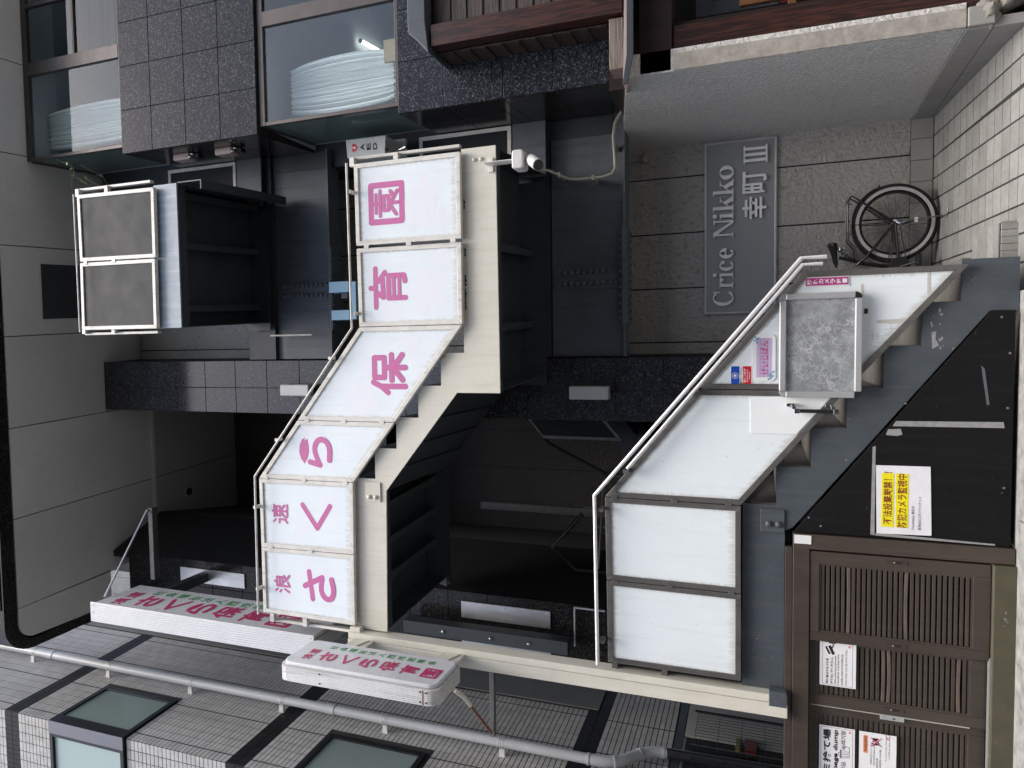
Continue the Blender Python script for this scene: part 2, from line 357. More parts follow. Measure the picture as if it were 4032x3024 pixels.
def struct(o, label=None):
    o['kind'] = 'structure'
    if label: o['label'] = label
    return o
# flat lettering: frames map (s,t) on a sheet to the world
def frame_front(x, z, y): return (Vector((x, y, z)), Vector((1, 0, 0)), Vector((0, 0, 1)), Vector((0, -1, 0)))
def text_mesh(body, size, bold=0., spacing=1.0, shear=0.):
    c = bpy.data.curves.new('t', 'FONT'); c.body = body; c.size = size; c.offset = bold*size; c.space_character = spacing; c.shear = shear; c.resolution_u = 3
    o = bpy.data.objects.new('t', c); COL.objects.link(o); dg = bpy.context.evaluated_depsgraph_get()
    m = bpy.data.meshes.new_from_object(o.evaluated_get(dg)); v = [tuple(q.co) for q in m.vertices]; f = [tuple(p.vertices) for p in m.polygons]
    bpy.data.objects.remove(o); bpy.data.curves.remove(c); bpy.data.meshes.remove(m); return v, f
def text(parent, body, fr, mat, w=None, h=None, bold=0., lift=.0012, anchor='c', name='lettering', mb=None, depth=0, shear=0.):
    """lettering fitted in a w x h box centred (anchor c) or left-centred (l) at the frame origin"""
    v, f = text_mesh(body, 1.0, bold, shear=shear)
    x0, x1 = min(p[0] for p in v), max(p[0] for p in v); y0, y1 = min(p[1] for p in v), max(p[1] for p in v)
    sx = w/(x1-x0) if w else h/(y1-y0); sy = h/(y1-y0) if h else sx
    O, ex, ez, nn = fr; cx = (x0+x1)/2 if anchor == 'c' else x0
    pts = [tuple(O + ex*((p[0]-cx)*sx) + ez*((p[1]-(y0+y1)/2)*sy) + nn*lift) for p in v]
    m = mb or MB(False); b = len(m.v); m.v += pts; m.f += [tuple(b+i for i in q) for q in f]
    if depth:
        b2 = len(m.v); m.v += [tuple(Vector(p)+nn*depth) for p in pts]; 
        from collections import Counter
        cnt = Counter()
        for q in f:
            for i in range(len(q)): cnt[frozenset((q[i], q[(i+1) % len(q)]))] += 1
        m.f += [tuple(b2+i for i in q) for q in f]
        for q in f:
            for i in range(len(q)):
                e = (q[i], q[(i+1) % len(q)])
                if cnt[frozenset(e)] == 1: m.f.append((b+e[0], b+e[1], b2+e[1], b2+e[0]))
    if mb is None: return m.build(name, mat, parent)
GLYPH = {
 'さ': [[(.05, .73), (.95, .83)], [(.46, .98), (.80, .40)], [(.80, .40), (.42, .46), (.16, .38), (.07, .22), (.16, .08), (.40, .03), (.76, .10)]],
 'く': [[(.92, .95), (.06, .49), (.94, .06)]],
 'ら': [[(.15, .69), (.06, .36)], [(.06, .36), (.28, .46), (.52, .53), (.74, .52), (.91, .40), (.93, .26), (.82, .12), (.62, .05), (.24, .07)]],
 '保': [[(.30, .97), (.20, .74), (.05, .54)], [(.20, .72), (.20, .04)], [(.42, .93), (.90, .93), (.90, .64), (.42, .64), (.42, .93)], [(.35, .43), (.97, .43)], [(.66, .62), (.66, .04)], [(.62, .41), (.50, .24), (.36, .12)], [(.70, .41), (.82, .24), (.97, .12)]],
 '育': [[(.5, 1.), (.5, .88)], [(.04, .86), (.96, .86)], [(.40, .84), (.27, .65), (.72, .67)], [(.66, .77), (.86, .60)], [(.25, .50), (.25, .04)], [(.25, .50), (.78, .50), (.78, .08), (.64, .05)], [(.25, .355), (.78, .355)], [(.25, .205), (.78, .205)]],
 '園': [[(.06, .95), (.94, .95), (.94, .05), (.06, .05), (.06, .95)], [(.28, .80), (.72, .80)], [(.5, .92), (.5, .68)], [(.20, .68), (.80, .68)], [(.33, .57), (.67, .57), (.67, .44), (.33, .44), (.33, .57)], [(.5, .44), (.5, .16)], [(.46, .40), (.22, .22)], [(.54, .36), (.78, .18)], [(.78, .38), (.64, .29)]],
 '浪': [[(.08, .92), (.18, .80)], [(.03, .66), (.14, .56)], [(.05, .08), (.20, .36)], [(.60, .98), (.60, .86)], [(.36, .84), (.84, .84), (.84, .50), (.36, .50)], [(.36, .67), (.84, .67)], [(.36, .84), (.36, .06), (.58, .16)], [(.56, .48), (.70, .26), (.96, .06)], [(.92, .40), (.74, .28)]],
 '速': [[(.08, .92), (.20, .78)], [(.04, .56), (.22, .56), (.20, .22), (.05, .07)], [(.20, .20), (.40, .06), (.97, .06)], [(.34, .87), (.94, .87)], [(.40, .73), (.88, .73), (.88, .51), (.40, .51), (.40, .73)], [(.64, .97), (.64, .14)], [(.61, .49), (.36, .24)], [(.67, .49), (.94, .24)]],
}
def glyph(mb, ch, fr, w, h, sw, lift=.001, petal=None):
    """one rounded-gothic character drawn as brush strokes of width sw; each piece sits a hair above the last"""
    O, ex, ez, nn = fr; k = [0]
    def pt(p): return O + ex*((p[0]-.5)*w) + ez*((p[1]-.5)*h)
    def poly(pts):
        b = len(mb.v); off = nn*(lift+k[0]*.00006); k[0] += 1
        mb.v += [tuple(p+off) for p in pts]; mb.f.append(tuple(range(b, b+len(pts))))
    sw0 = sw
    for si, st in enumerate(GLYPH[ch]):
        sw = sw0*(.62 if ch == '園' and si else (.58 if si >= 6 else .80) if ch == '育' else .9 if ch == '保' else 1)
        q = [pt(p) for p in st]
        if len(q) > 3 and ch in 'さら':        # smooth curved strokes
            sm = [q[0]]
            for i in range(1, len(q)-1):
                a, b_, c = q[i-1], q[i], q[i+1]; sm += [a*.12+b_*.76+c*.12 if t == .5 else (b_*.72+a*.28 if t < .5 else b_*.72+c*.28) for t in (.2, .5, .8)]
            q = sm+[q[-1]]
        for i, p in enumerate(q):
            poly([p + (ex*math.cos(2*math.pi*j/14) + ez*math.sin(2*math.pi*j/14))*sw/2 for j in range(14)])
            if i:
                d = (p-q[i-1]).normalized(); s_ = d.cross(nn)*(sw/2); poly([q[i-1]-s_, p-s_, p+s_, q[i-1]+s_])
    if ch == 'ら':                             # first stroke is a notched cherry petal
        P_ = [(.08, .86), (.24, .97), (.46, 1.03), (.70, 1.01), (.90, .93), (.97, .82), (.86, .86), (.93, .75), (.75, .72), (.50, .71), (.28, .76)]
        tgt = petal if petal is not None else mb; b = len(tgt.v); tgt.v += [tuple(pt(p)+nn*lift) for p in P_]; tgt.f.append(tuple(range(b, b+len(P_))))
    return mb
def blossom(mb, cx, cz, r, y, a0=0., k=0):
    """faded five-petal cherry blossom printed on a board"""
    pts = []
    for i in range(5):
        a = a0+i*2*math.pi/5
        for da, rr_ in ((-.50, .55), (-.36, .88), (-.14, 1.0), (0, .90), (.14, 1.0), (.36, .88), (.50, .55)): pts.append((cx+math.cos(a+da)*r*rr_, y-.0004-k*.0001, cz+math.sin(a+da)*r*rr_))
    b = len(mb.v); mb.v += pts; mb.f.append(tuple(range(b, b+len(pts))))
def sheet(name, pts_xz, y, mat, parent=None, th=.0015):
    m = MB(False); m.prism(pts_xz, y-th, y); return m.build(name, mat, parent)
def rect(x0, x1, z0, z1): return [(x0, z0), (x1, z0), (x1, z1), (x0, z1)]
def rrect(x0, x1, z0, z1, r, n=4):
    out = []
    for cx, cz, a in ((x1-r, z0+r, -90), (x1-r, z1-r, 0), (x0+r, z1-r, 90), (x0+r, z0+r, 180)):
        out += [(cx+r*math.cos(R(a+90*k/n)), cz+r*math.sin(R(a+90*k/n))) for k in range(n+1)]
    return out
# ================================================================== GROUND
struct(MB(False).box(-60, 60, -60, 60, -.36, -.11).build('street', 'asphalt'))
struct(MB(False).box(-2.9, .30, -.55, 2.4, -.09, -.004).build('pavement', 'concrete'))
# kerb stones in front of the stair, pale and cracked
for k, (a, b) in enumerate(((-2.9, -1.86), (-1.85, -1.02), (-1.01, -.30), (-.29, .42))):
    m = MB(False); n_ = 8; top = []
    for i in range(n_+1): top.append((a+(b-a)*i/n_, random.uniform(-.004, .006)))
    m.prism([(a, -.10)] + [(b, -.10)] + [(x, .004+z) for x, z in reversed(top)], -.30, -.045)
    o = m.build('kerb_stone', 'concrete', bpy.data.objects['pavement'], bev=.008)
ob_ = thing('opposite_blocker', 'plain grey building added unseen across the narrow street to block low sky light', 'building', (0, -9, 0))  # unseen mass added to cut low skylight and deepen the recesses
MB(False).box(-30, 30, -13, -8.6, -.1, 7.6).build('wall', 'pipe_render', ob_)
# sloping tiled entrance floor
FZ = lambda y: .097+.089*(y-1.815)
fl = MB(False); fl._add([(-.4, -.35, FZ(-.35)-.004), (2.2, -.35, FZ(-.35)-.004), (2.2, 2.2, FZ(2.2)-.004), (-.4, 2.2, FZ(2.2)-.004), (-.4, -.35, -.3), (2.2, -.35, -.3), (2.2, 2.2, -.3), (-.4, 2.2, -.3)],
        [(0, 1, 2, 3), (7, 6, 5, 4), (0, 4, 5, 1), (1, 5, 6, 2), (2, 6, 7, 3), (3, 7, 4, 0)])
floor = struct(fl.build('entrance_floor', 'grout')); 
tw, tl = .1725, .118
tm = MB(False); tm.prismz([(-tw/2+.006, -tl/2+.0045), (tw/2-.006, -tl/2+.0045), (tw/2-.006, tl/2-.0045), (-tw/2+.006, tl/2-.0045)], 0, .012)
tile_src = tm.build('floor_tile', 'floor_tile', floor, bev=.0015, origin=(0, 0, 0)); ft_me = tile_src.data
cells = []
for i in range(9):
    for j in range(19):
        x = 1.855-.0275*0-tw*(i+.5); y = 1.80-tl*(j+.5)
        cells.append((x+.012*(y-1.8)*-1*.0+ .02*(1.8-y)*(.5 if i < 2 else 0), y))
for k, (x, y) in enumerate(cells):
    o = tile_src if k == 0 else inst(ft_me, 'floor_tile', (0, 0, 0), floor)
    o.location = (x, y, FZ(y)-.012); o.rotation_euler = (math.atan(.089)+random.uniform(-.006, .006), random.uniform(-.006, .006), 0)
    if k:
        b = o.modifiers.new('bevel', 'BEVEL'); b.width = .0015; b.segments = 1
# tile-clad ledge at the foot of the stair
ledge = MB(False).prism(rect(.52, .72, -.10, .045), .25, .80).build('ledge', 'grout', floor)
for k in range(5):
    y = .255+.108*k; MB(False).box(.515, .725, y, y+.104, .046, .056).build('ledge_tile', 'floor_tile', ledge, bev=.002)
    MB(False).box(.515+.042*k, .515+.042*k+.040, .238, .249, -.09, .044).build('ledge_tile', 'floor_tile', ledge, bev=.002)
    MB(False).box(.726, .736, y, y+.104, -.06, .044).build('ledge_tile', 'floor_tile', ledge, bev=.002)

# ================================================================== MAIN BUILDING
bld = thing('apartment_building', 'dark granite apartment building with a white soffit and recessed stair bays', 'building', (0, 1.8, 0))
def tile_grid(parent, xs, zs, y, mat, th=.010, gap=.006, skip=None):
    for i in range(len(xs)-1):
        for j in range(len(zs)-1):
            if skip and skip(xs[i], xs[i+1], zs[j], zs[j+1]): continue
            MB(False).box(xs[i]+gap/2, xs[i+1]-gap/2, y-th, y, zs[j]+gap/2, zs[j+1]-gap/2).build('granite_tile', mat, parent, bev=.0018)
def side_grid(parent, x, ys, zs, mat, th=.008, gap=.004):
    """tiles on a wall that runs into the depth at x (given at the first y), facing left"""
    for i in range(len(ys)-1):
        for j in range(len(zs)-1):
            a, b = ys[i]+gap/2, ys[i+1]-gap/2; xa, xb = x+SK*(a-ys[0]), x+SK*(b-ys[0]); m = MB(False)
            m._prism([(xa-th, a, zs[j]+gap/2), (xb-th, b, zs[j]+gap/2), (xb-th, b, zs[j+1]-gap/2), (xa-th, a, zs[j+1]-gap/2)], [(xa, a, zs[j]+gap/2), (xb, b, zs[j]+gap/2), (xb, b, zs[j+1]-gap/2), (xa, a, zs[j+1]-gap/2)])
            m.build('granite_tile', mat, parent, bev=.0018)
ZS = 8.67
# --- soffit: outline with rounded left end, dark rim, granite fascia
def arc(cx, cy, r, a0, a1, n=8): return [(cx+r*math.cos(R(a0+(a1-a0)*k/n)), cy+r*math.sin(R(a0+(a1-a0)*k/n))) for k in range(n+1)]
out_pts = [(6.0, 0.0)] + arc(-2.80, .29, .29, 270, 180)[0:] + [(-3.06, 1.25), (-2.36, 1.25), (-2.2, 3.5), (6.0, 3.9)]
slab = MB(False).prismz(out_pts, ZS+.11, ZS+.6).build('soffit_slab', 'granite_dark', bld)
rim = MB(False); ino = [(5.9, .15)] + arc(-2.80, .32, .19, 270, 180) + [(-2.955, 1.25)]; oo = [(5.9, .0)] + arc(-2.80, .29, .29, 270, 180) + [(-3.06, 1.25)]
for i in range(len(ino)-1):
    a, b, c, d = oo[i], oo[i+1], ino[i+1], ino[i]; rim.prismz([a, b, c, d], ZS-.012, ZS+.105)
rim.build('soffit_rim', 'granite_dark', bld)
fas = MB(False)
for k in range(16): MB(False).box(-2.6+.62*k, -2.6+.62*k+.615, -.012, -.002, ZS+.02, ZS+.6).build('granite_tile', 'granite', slab, bev=.002)
jx = [-2.94, -2.645, -1.701, -.757, .188, 1.121, 2.061, 3.003, 3.95]
soff = MB(False).prismz([(-2.95, .16), (5.8, .16), (5.8, 3.7), (-2.5, 3.7), (-2.5, 1.25), (-2.95, 1.25)], ZS+.02, ZS+.10).build('soffit_backing', 'hole', bld)
for k in range(len(jx)-1):
    a, b = jx[k]+.005, jx[k+1]-.005
    y1 = 1.24 if k == 0 else 1.88
    def pan(x0, x1, ya, yb, z=ZS, mt='soffit'):
        m = MB(False); m.prismz([(x0+SK*ya, ya), (x1+SK*ya, ya), (x1+SK*yb, yb), (x0+SK*yb, yb)], z, z+.018); return m.build('soffit_panel', mt, soff)
    if k == 0:
        MB(False).prismz([(-2.645+.01, .152)] + arc(-2.80, .32, .17, 270, 180) + [(-2.97, 1.24), (-2.645+.07, 1.24)], ZS, ZS+.018).build('soffit_panel', 'soffit', soff); continue
    if k == 4:     # panel with the access hatch opening
        hx0, hx1, hy0, hy1 = .356, .948, .56, 1.05
        pan(a, b, .152, hy0); pan(a, b, hy1, y1); pan(a, hx0, hy0, hy1); pan(hx1, b, hy0, hy1)
        MB().ringframe(rect(hx0+.03, hx1+.03, 0, 1), rect(hx0+.06, hx1, .03, .97), 0, .01) if False else None
        h = MB(False)
        for (x0, x1, ya, yb) in ((hx0-.02, hx1+.02, hy0-.02, hy0), (hx0-.02, hx1+.02, hy1, hy1+.02), (hx0-.02, hx0, hy0, hy1), (hx1, hx1+.02, hy0, hy1)):
            h.prismz([(x0+SK*ya, ya), (x1+SK*ya, ya), (x1+SK*yb, yb), (x0+SK*yb, yb)], ZS-.006, ZS-.001)
        h.build('hatch_frame', 'soffit', soff)
        MB(False).prismz([(hx0+SK*.5, hy0), (hx1+SK*.5, hy0), (hx1+SK, hy1), (hx0+SK, hy1)], ZS+.0185, ZS+.0195).build('hatch_recess', 'darksteel', soff)
    else: pan(a, b, .152, y1)
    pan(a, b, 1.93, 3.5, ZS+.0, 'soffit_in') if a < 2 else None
tr = MB(False); tr.prismz([(-2.45, 1.885), (2.0, 1.885), (2.0, 1.925), (-2.45, 1.925)], ZS-.02, ZS+.018); tr.build('soffit_bead', 'soffit', bld)
dl = MB(False); dl.disc((-1.86, 2.47, ZS-.002), .055, (0, 0, 1), .001, 20); dl.build('downlight', 'hole', bld)
dr = MB(False); dr.tube([(-1.86+.06*math.cos(a), 2.47+.06*math.sin(a), ZS-.003) for a in [2*math.pi*k/20 for k in range(20)]], .004, 6, True); dr.build('downlight_ring', 'soffit', bld)
# --- granite piers
def pier(x0, x1, y, zt, label, hj, xm, mt):
    p = MB().box(x0+.01, x1-.01, y, y+.55, -.1, zt).build('pier', 'hole', bld); p['label'] = label
    zs = [z for z in hj if z < zt-.02] + [zt-.003]
    tile_grid(p, [x0, xm, x1], zs, y, mt); return p
hj = [-.1] + [.165+.41*k for k in range(22)]
hj = [8.402-.4145*k for k in range(20)][::-1]
hj = [z for z in hj if z > .02]; hj = [-.08] + hj
pier(-.645, -.082, 1.27, ZS-.003, 'granite pier between the two stair bays', hj, -.373, 'granite_pier')
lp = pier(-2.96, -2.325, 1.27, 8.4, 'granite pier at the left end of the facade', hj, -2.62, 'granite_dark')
side = []
for z0, z1 in zip(hj[:-1], hj[1:]):
    pass
# right return of the left pier (faces the bay)
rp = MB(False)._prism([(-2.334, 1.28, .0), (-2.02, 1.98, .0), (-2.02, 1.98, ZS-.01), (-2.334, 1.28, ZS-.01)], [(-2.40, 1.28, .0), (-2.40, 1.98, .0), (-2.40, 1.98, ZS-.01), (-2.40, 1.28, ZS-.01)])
rp.build('pier_return', 'recess_shade', bld)  # granite return, gloom of the bay painted into its colour
# plates screwed to the left pier
for (x0, x1, z0, z1) in ((-2.575, -2.415, 6.70, 7.60), (-2.820, -2.690, 3.215, 4.11), (-2.575, -2.415, 3.215, 4.11)):
    pl = MB(False).box(x0, x1, 1.243, 1.258, z0, z1).build('cover_plate', 'plate_alu', bld, bev=.002)
    m = MB(False)
    for zz in (z0+.03, (z0+z1)/2, z1-.03):
        m.dome((x0+.02, 1.243, zz), .006, (0, -1, 0), .004, 8); m.dome((x1-.02, 1.243, zz), .006, (0, -1, 0), .004, 8)
    m.each('screw', 'chrome', pl)
uc = MB(False).box(-2.70, -2.58, 1.02, 1.15, 2.99, 4.62).build('steel_channel', 'darksteel', bld, bev=.004)
m = MB(False)
for zz in (3.35, 3.72, 4.2): m.dome((-2.64, 1.02, zz), .018, (0, -1, 0), .018, 8)
m.each('bolt', 'chrome', uc)
m = MB(False); m.box(-2.348, -2.335, 1.22, 1.235, 2.7, 2.985); m.box(-2.70, -2.348, 1.22, 1.235, 2.974, 2.987); m.each('edge_trim', 'alu', bld)
# --- walls behind the stair
wr = MB(False)._prism([(-.1, 1.78, -.1), (1.9, 1.78, -.1), (1.9, 1.78, 8.65), (-.1, 1.78, 8.65)], [(-.1, 2.0, -.1), (1.9, 2.0, -.1), (1.9, 2.0, 8.65), (-.1, 2.0, 8.65)])
wr = wr.build('rear_wall', 'hole', bld)
MB(False).box(1.86, 2.12, 1.30, 1.9, 2.62, 8.6).build('return_wall', 'darksteel', bld)  # stucco wall in a dark steel colour, recess shade put into it
xj = [-.10, .045, .540, 1.039, 1.543, 1.86]
for a, b in zip(xj[:-1], xj[1:]):
    for z0, z1 in ((.262, 2.9), (2.905, 5.5), (5.505, 8.64)):
        m = MB(False).box(a+.006, b-.006, 1.768, 1.78, z0, z1).build('wall_panel', 'stucco', wr, bev=.003)
for k in range(11):
    MB(False).box(-.05+.172*k, -.05+.172*k+.168, 1.766, 1.778, .10, .258).build('skirting_tile', 'tile_skirt', wr, bev=.002)
wl_ = MB(False).box(-2.45, -.2, 3.36, 3.5, -.1, 8.66).build('bay_wall', 'hole', bld)
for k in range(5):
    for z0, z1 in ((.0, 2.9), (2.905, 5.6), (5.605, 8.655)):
        MB(False).box(-2.42+.47*k+.004, -2.42+.47*k+.466, 3.346, 3.36, z0, z1).build('wall_panel', 'stucco_shaded', wl_, bev=.003)
MB(False).box(-.22, .05, 1.85, 3.4, -.1, 8.66).build('party_wall', 'stucco_shaded', bld)
MB(False).prismz([(-2.40, 1.98), (-2.40, 3.4), (-2.25, 3.4), (-2.02, 1.98)], -.1, 8.64).build('bay_side_wall', 'stucco_shaded', bld)
for z in (2.72, 5.72): MB(False).box(-2.3, -.2, 2.45, 3.34, z-.12, z).build('corridor_slab', 'recess_shade', bld)  # slabs coloured near-black to carry the bay's shade
MB(False).box(-2.02, -1.93, 3.30, 3.338, 2.8, 4.75).build('door_frame', 'frame_steel', bld)
# right side wall of the entrance
ws = MB(False)._prism([(1.879, .18, .262), (1.834, 1.78, .262), (1.834, 1.78, 2.62), (1.879, .18, 2.30)], [(2.03, .18, .262), (2.03, 1.78, .262), (2.03, 1.78, 2.62), (2.03, .18, 2.30)])
ws = ws.build('side_wall', 'stucco_wall', bld)
m = MB(False)._prism([(1.876, .155, .262), (1.884, .178, .262), (1.884, .178, 1.97), (1.876, .155, 1.97)], [(1.99, .155, .262), (1.99, .178, .262), (1.99, .178, 1.97), (1.99, .155, 1.97)])
m.build('wall_edge', 'mortar', ws, bev=.006)
for k in range(12):
    y0, y1 = .185+.133*k, .185+.133*k+.130; xa, xb = 1.879-.028*(y0-.18), 1.879-.028*(y1-.18)
    for zz0, zz1 in ((.118, .258), (-.07, .114)):
        m = MB(False)._prism([(xa-.010, y0, zz0), (xb-.010, y1, zz0), (xb-.010, y1, zz1), (xa-.010, y0, zz1)], [(xa+.05, y0, zz0), (xb+.05, y1, zz0), (xb+.05, y1, zz1), (xa+.05, y0, zz1)])
        m.build('skirting_tile', 'tile_skirt', ws, bev=.002)
MB(False).box(1.877, 1.99, .148, .182, .12, .258).build('skirting_tile', 'tile_skirt', ws, bev=.006)
# --- granite bay on the right (front at y .45)
YB = .45; bx = [1.963, 2.378, 2.794, 3.211, 3.63, 4.05]
bayU = MB().box(1.973, 4.05, YB, 1.28, 5.675, 7.295).build('granite_bay', 'hole', bld)
tile_grid(bayU, bx, [5.673, 6.088, 6.496, 6.911, 7.297], YB, 'granite')
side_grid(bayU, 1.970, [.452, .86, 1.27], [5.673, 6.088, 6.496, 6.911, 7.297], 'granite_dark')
bayL = MB().box(1.973, 4.05, YB, 1.28, 2.472, 4.238).build('granite_bay', 'hole', bld)
tile_grid(bayL, bx, [2.47, 2.902, 3.311, 3.408, 3.823, 4.238], YB, 'granite')
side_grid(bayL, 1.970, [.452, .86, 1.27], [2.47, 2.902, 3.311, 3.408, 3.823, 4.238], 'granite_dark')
# bay windows (above 7.30 and between 4.24 and 5.67)
def bay_window(z0, z1, parts, nm):
    wfr = MB()
    xm = 2.965; 
    wfr.box(2.040, 4.05, YB+.02, YB+.07, z0, z0+.035); wfr.box(2.040, 4.05, YB+.02, YB+.07, z1-.06, z1)
    wfr.box(2.040, 2.072, YB+.022, YB+.068, z0+.035, z1-.06); wfr.box(xm-.055, xm+.075, YB+.018, YB+.075, z0+.035, z1-.06)
    if parts: wfr.box(xm+.075, 4.05, YB+.022, YB+.068, z0+.62, z0+.645); wfr.box(3.60, 3.64, YB+.02, YB+.07, z0+.035, z1-.06)
    else: wfr.box(3.30, 3.36, YB+.02, YB+.07, z0+.035, z1-.06)
    o = wfr.build('window', 'wood_old' if False else 'window_frame', bld, bev=.003)
    g = MB(); g.box(2.072, xm-.055, YB+.04, YB+.046, z0+.035, z1-.06); g.build('pane', 'glass_wire', o)
    g = MB(); g.box(xm+.075, 4.05, YB+.04, YB+.046, z0+.035, z1-.06); g.build('pane', 'glass_clear', o)
    g = MB(False); ya, yb = YB+.07, 1.25; xa, xb = 2.045, 2.045+SK*(yb-ya)
    g._prism([(xa, ya, z0+.03), (xb, yb, z0+.03), (xb, yb, z1-.04), (xa, ya, z1-.04)], [(xa+.008, ya, z0+.03), (xb+.008, yb, z0+.03), (xb+.008, yb, z1-.04), (xa+.008, ya, z1-.04)])
    g.build('side_pane', 'glass_side', o)
    sf = MB(False)
    for zz in (z0, z1-.04): sf._prism([(xa-.01, ya, zz), (xb-.01, yb, zz), (xb-.01, yb, zz+.04), (xa-.01, ya, zz+.04)], [(xa+.02, ya, zz), (xb+.02, yb, zz), (xb+.02, yb, zz+.04), (xa+.02, ya, zz+.04)])
    sf.each('side_frame', 'window_frame', o)
    rm = MB(False); rm.box(2.2, 6.5, 3.6, 3.65, z0-.2, z1+.3); rm.build('room_wall', 'room_wall', bld)
    rm = MB(False); rm.box(6.45, 6.5, .55, 3.6, z0-.2, z1+.3); rm.build('room_wall', 'room_wall', bld)
    MB(False).box(2.05, 6.5, .53, 3.6, z1-.002, z1+.02).build('room_ceiling', 'room_wall', bld)
    MB(False).box(2.05, 6.5, .53, 3.6, z0-.03, z0-.005).build('room_floor', 'room_wall', bld)
    MB(False).box(2.10, 2.16, 1.27, 3.6, z0-.0, z1).build('room_wall', 'room_wall', bld)

bay_window(7.30, 8.665, True, 'u'); bay_window(4.242, 5.668, False, 'l')
# --- steel edge beams with bolted splices (upper and lower floor)
def beam(zb, zt, xsplice, tall):
    y = 1.25; m = MB(False)
    m.box(-.07, 2.03, y+.06, y+.075, zb+.02, zt); m.box(-.07, 2.03, y-.03, y+.165, zb, zb+.018)
    o = m.build('edge_beam', 'beamsteel', bld, bev=.002)
    w = xsplice
    MB(False).box(w-.10, w+.10, y+.048, y+.0595, zb+.05, zt-.02).build('splice_plate', 'beamsteel', o, bev=.002)
    b = MB(False); n_ = max(4, int((zt-zb-.12)/.058))
    for k in range(n_):
        for dx in (-.05, .05): b.dome((w+dx, y+.048, zb+.10+k*.058), .026, (0, -1, 0), .024, 10)
    b.each('bolt', 'beamsteel', o)
    fl_ = MB(False).box(w-.42, w+.42, y-.028, y+.162, zb-.014, zb-.0005); fl_.box(w-.42, w+.42, y-.028, y+.045, zb+.0185, zb+.031)
    fl_.each('flange_plate', 'beamsteel', o, bev=.002)
    b = MB(False)
    for k in range(12):
        xx = w-.37+.067*k
        if abs(xx-w) < .02: continue
        for yy in (y+.0, y+.13): b.dome((xx, yy, zb-.014), .018, (0, 0, -1), .016, 8)
        b.disc((xx, y+.0, zb+.031), .016, (0, 0, 1), .03, 6)
    b.each('bolt', 'beamsteel', o)
    b = MB(False); b.box(w+.40, w+.47, y-.029, y-.0295+.02, zb-.002, zb+.02); b.box(w-.52, w-.45, y-.0292, y-.01, zb-.0018, zb+.0195); b.each('rust_patch', 'rust', o)
beam(2.50, 3.18, .63, True); beam(5.478, 6.20, .64, True)
MB(False).box(-.07, 2.03, 1.27, 1.30, 3.19, 3.55).build('slab_edge', 'darksteel', bld)
MB(False).box(-.07, 2.03, 1.27, 1.30, 6.21, 6.55).build('slab_edge', 'darksteel', bld)
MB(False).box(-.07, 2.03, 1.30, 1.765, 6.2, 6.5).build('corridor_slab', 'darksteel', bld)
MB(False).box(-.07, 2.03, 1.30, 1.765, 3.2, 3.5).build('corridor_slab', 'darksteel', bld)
# dark framed guard panels between landing and bay
for z0, z1 in ((3.52, 4.44), (6.595, 7.51)):
    o = MB(False).box(1.56, 1.975, 1.205, 1.215, z0+.03, z1-.03).build('guard_panel', 'screen_dark', bld)
    MB(False).ringframe(rect(1.53, 2.005, z0, z1), rect(1.565, 1.97, z0+.035, z1-.035), 1.195, 1.225).build('panel_frame', 'frame_white', o, bev=.002)
    MB(False).box(1.53, 2.02, 1.20, 1.22, z0-.32, z0-.012).build('kick_plate', 'beamsteel', bld)
# ================================================================== STEEL STAIRCASE
st = thing('steel_staircase', 'switchback steel staircase with white lettered railing panels', 'staircase', (-.4, .6, 0))
YS = .05
# lower flight: navy stringer
low = [(-2.29, 1.253), (-1.20, 1.253), (-1.176, 1.206), (.19, .145), (.19, .0), (.497, .0), (.497, .288), (.248, .288), (.248, .489), (-.012, .489), (-.012, .694), (-.267, .694), (-.267, .895), (-.525, .895), (-.525, 1.10), (-.781, 1.10), (-.781, 1.306), (-1.036, 1.306), (-1.036, 1.512), (-2.29, 1.512)]
s1 = MB(False).prism(low, YS, YS+.014).build('stringer', 'navy', st); s1['label'] = 'navy painted stringer of the lowest flight'
MB().box(-2.28, -1.04, YS+.016, 1.20, 1.44, 1.506).build('landing', 'darksteel', st)
for k, (x, z) in enumerate(((-1.036, 1.306), (-.781, 1.10), (-.525, .895), (-.267, .694), (-.012, .489), (.248, .288))):
    x1 = x+.258
    tr_ = MB(False).box(x-.005, x1, YS+.016, 1.15, z-.045, z-.002).build('tread', 'riser_tile', st)
    ri = MB(False).box(x-.012, x, YS+.0165, 1.15, z, z+.158).build('riser', 'grout', st)
    for i in range(11): MB(False).box(x+.0005, x+.0045, YS+.017+.1*i, YS+.017+.1*i+.093, z+.001, z+.157).build('riser_tile', 'riser_tile', ri)
    # plain black upstand along the far side, seen through the gaps
    up_ = MB(False).box(x, x1-.006, 1.155, 1.165, z-.1, z+.50).build('upstand', 'hole', st)
MB(False).prism([(-1.2, 1.25), (.3, .07), (.3, .0), (-1.2, .9)], 1.155, 1.17).build('rear_stringer', 'darksteel', st)
sp_ = MB(False).box(-1.215, -1.063, YS-.013, YS-.0005, 1.255, 1.404).build('splice_plate', 'navy', st, bev=.003)
m = MB(False); m.dome((-1.19+.03, YS-.013, 1.352), .022, (0, -1, 0), .02, 12); m.dome((-1.16, YS-.013, 1.292), .022, (0, -1, 0), .02, 12); m.each('bolt', 'navy', sp_, smooth=True)
chp = MB(False)
def flake(m, cx, cz, r_, y, n_=7):
    m.prism([(cx+r_*random.uniform(.5, 1.2)*math.cos(2*math.pi*k/n_), cz+.6*r_*random.uniform(.5, 1.2)*math.sin(2*math.pi*k/n_)) for k in range(n_)], y-.0004, y)
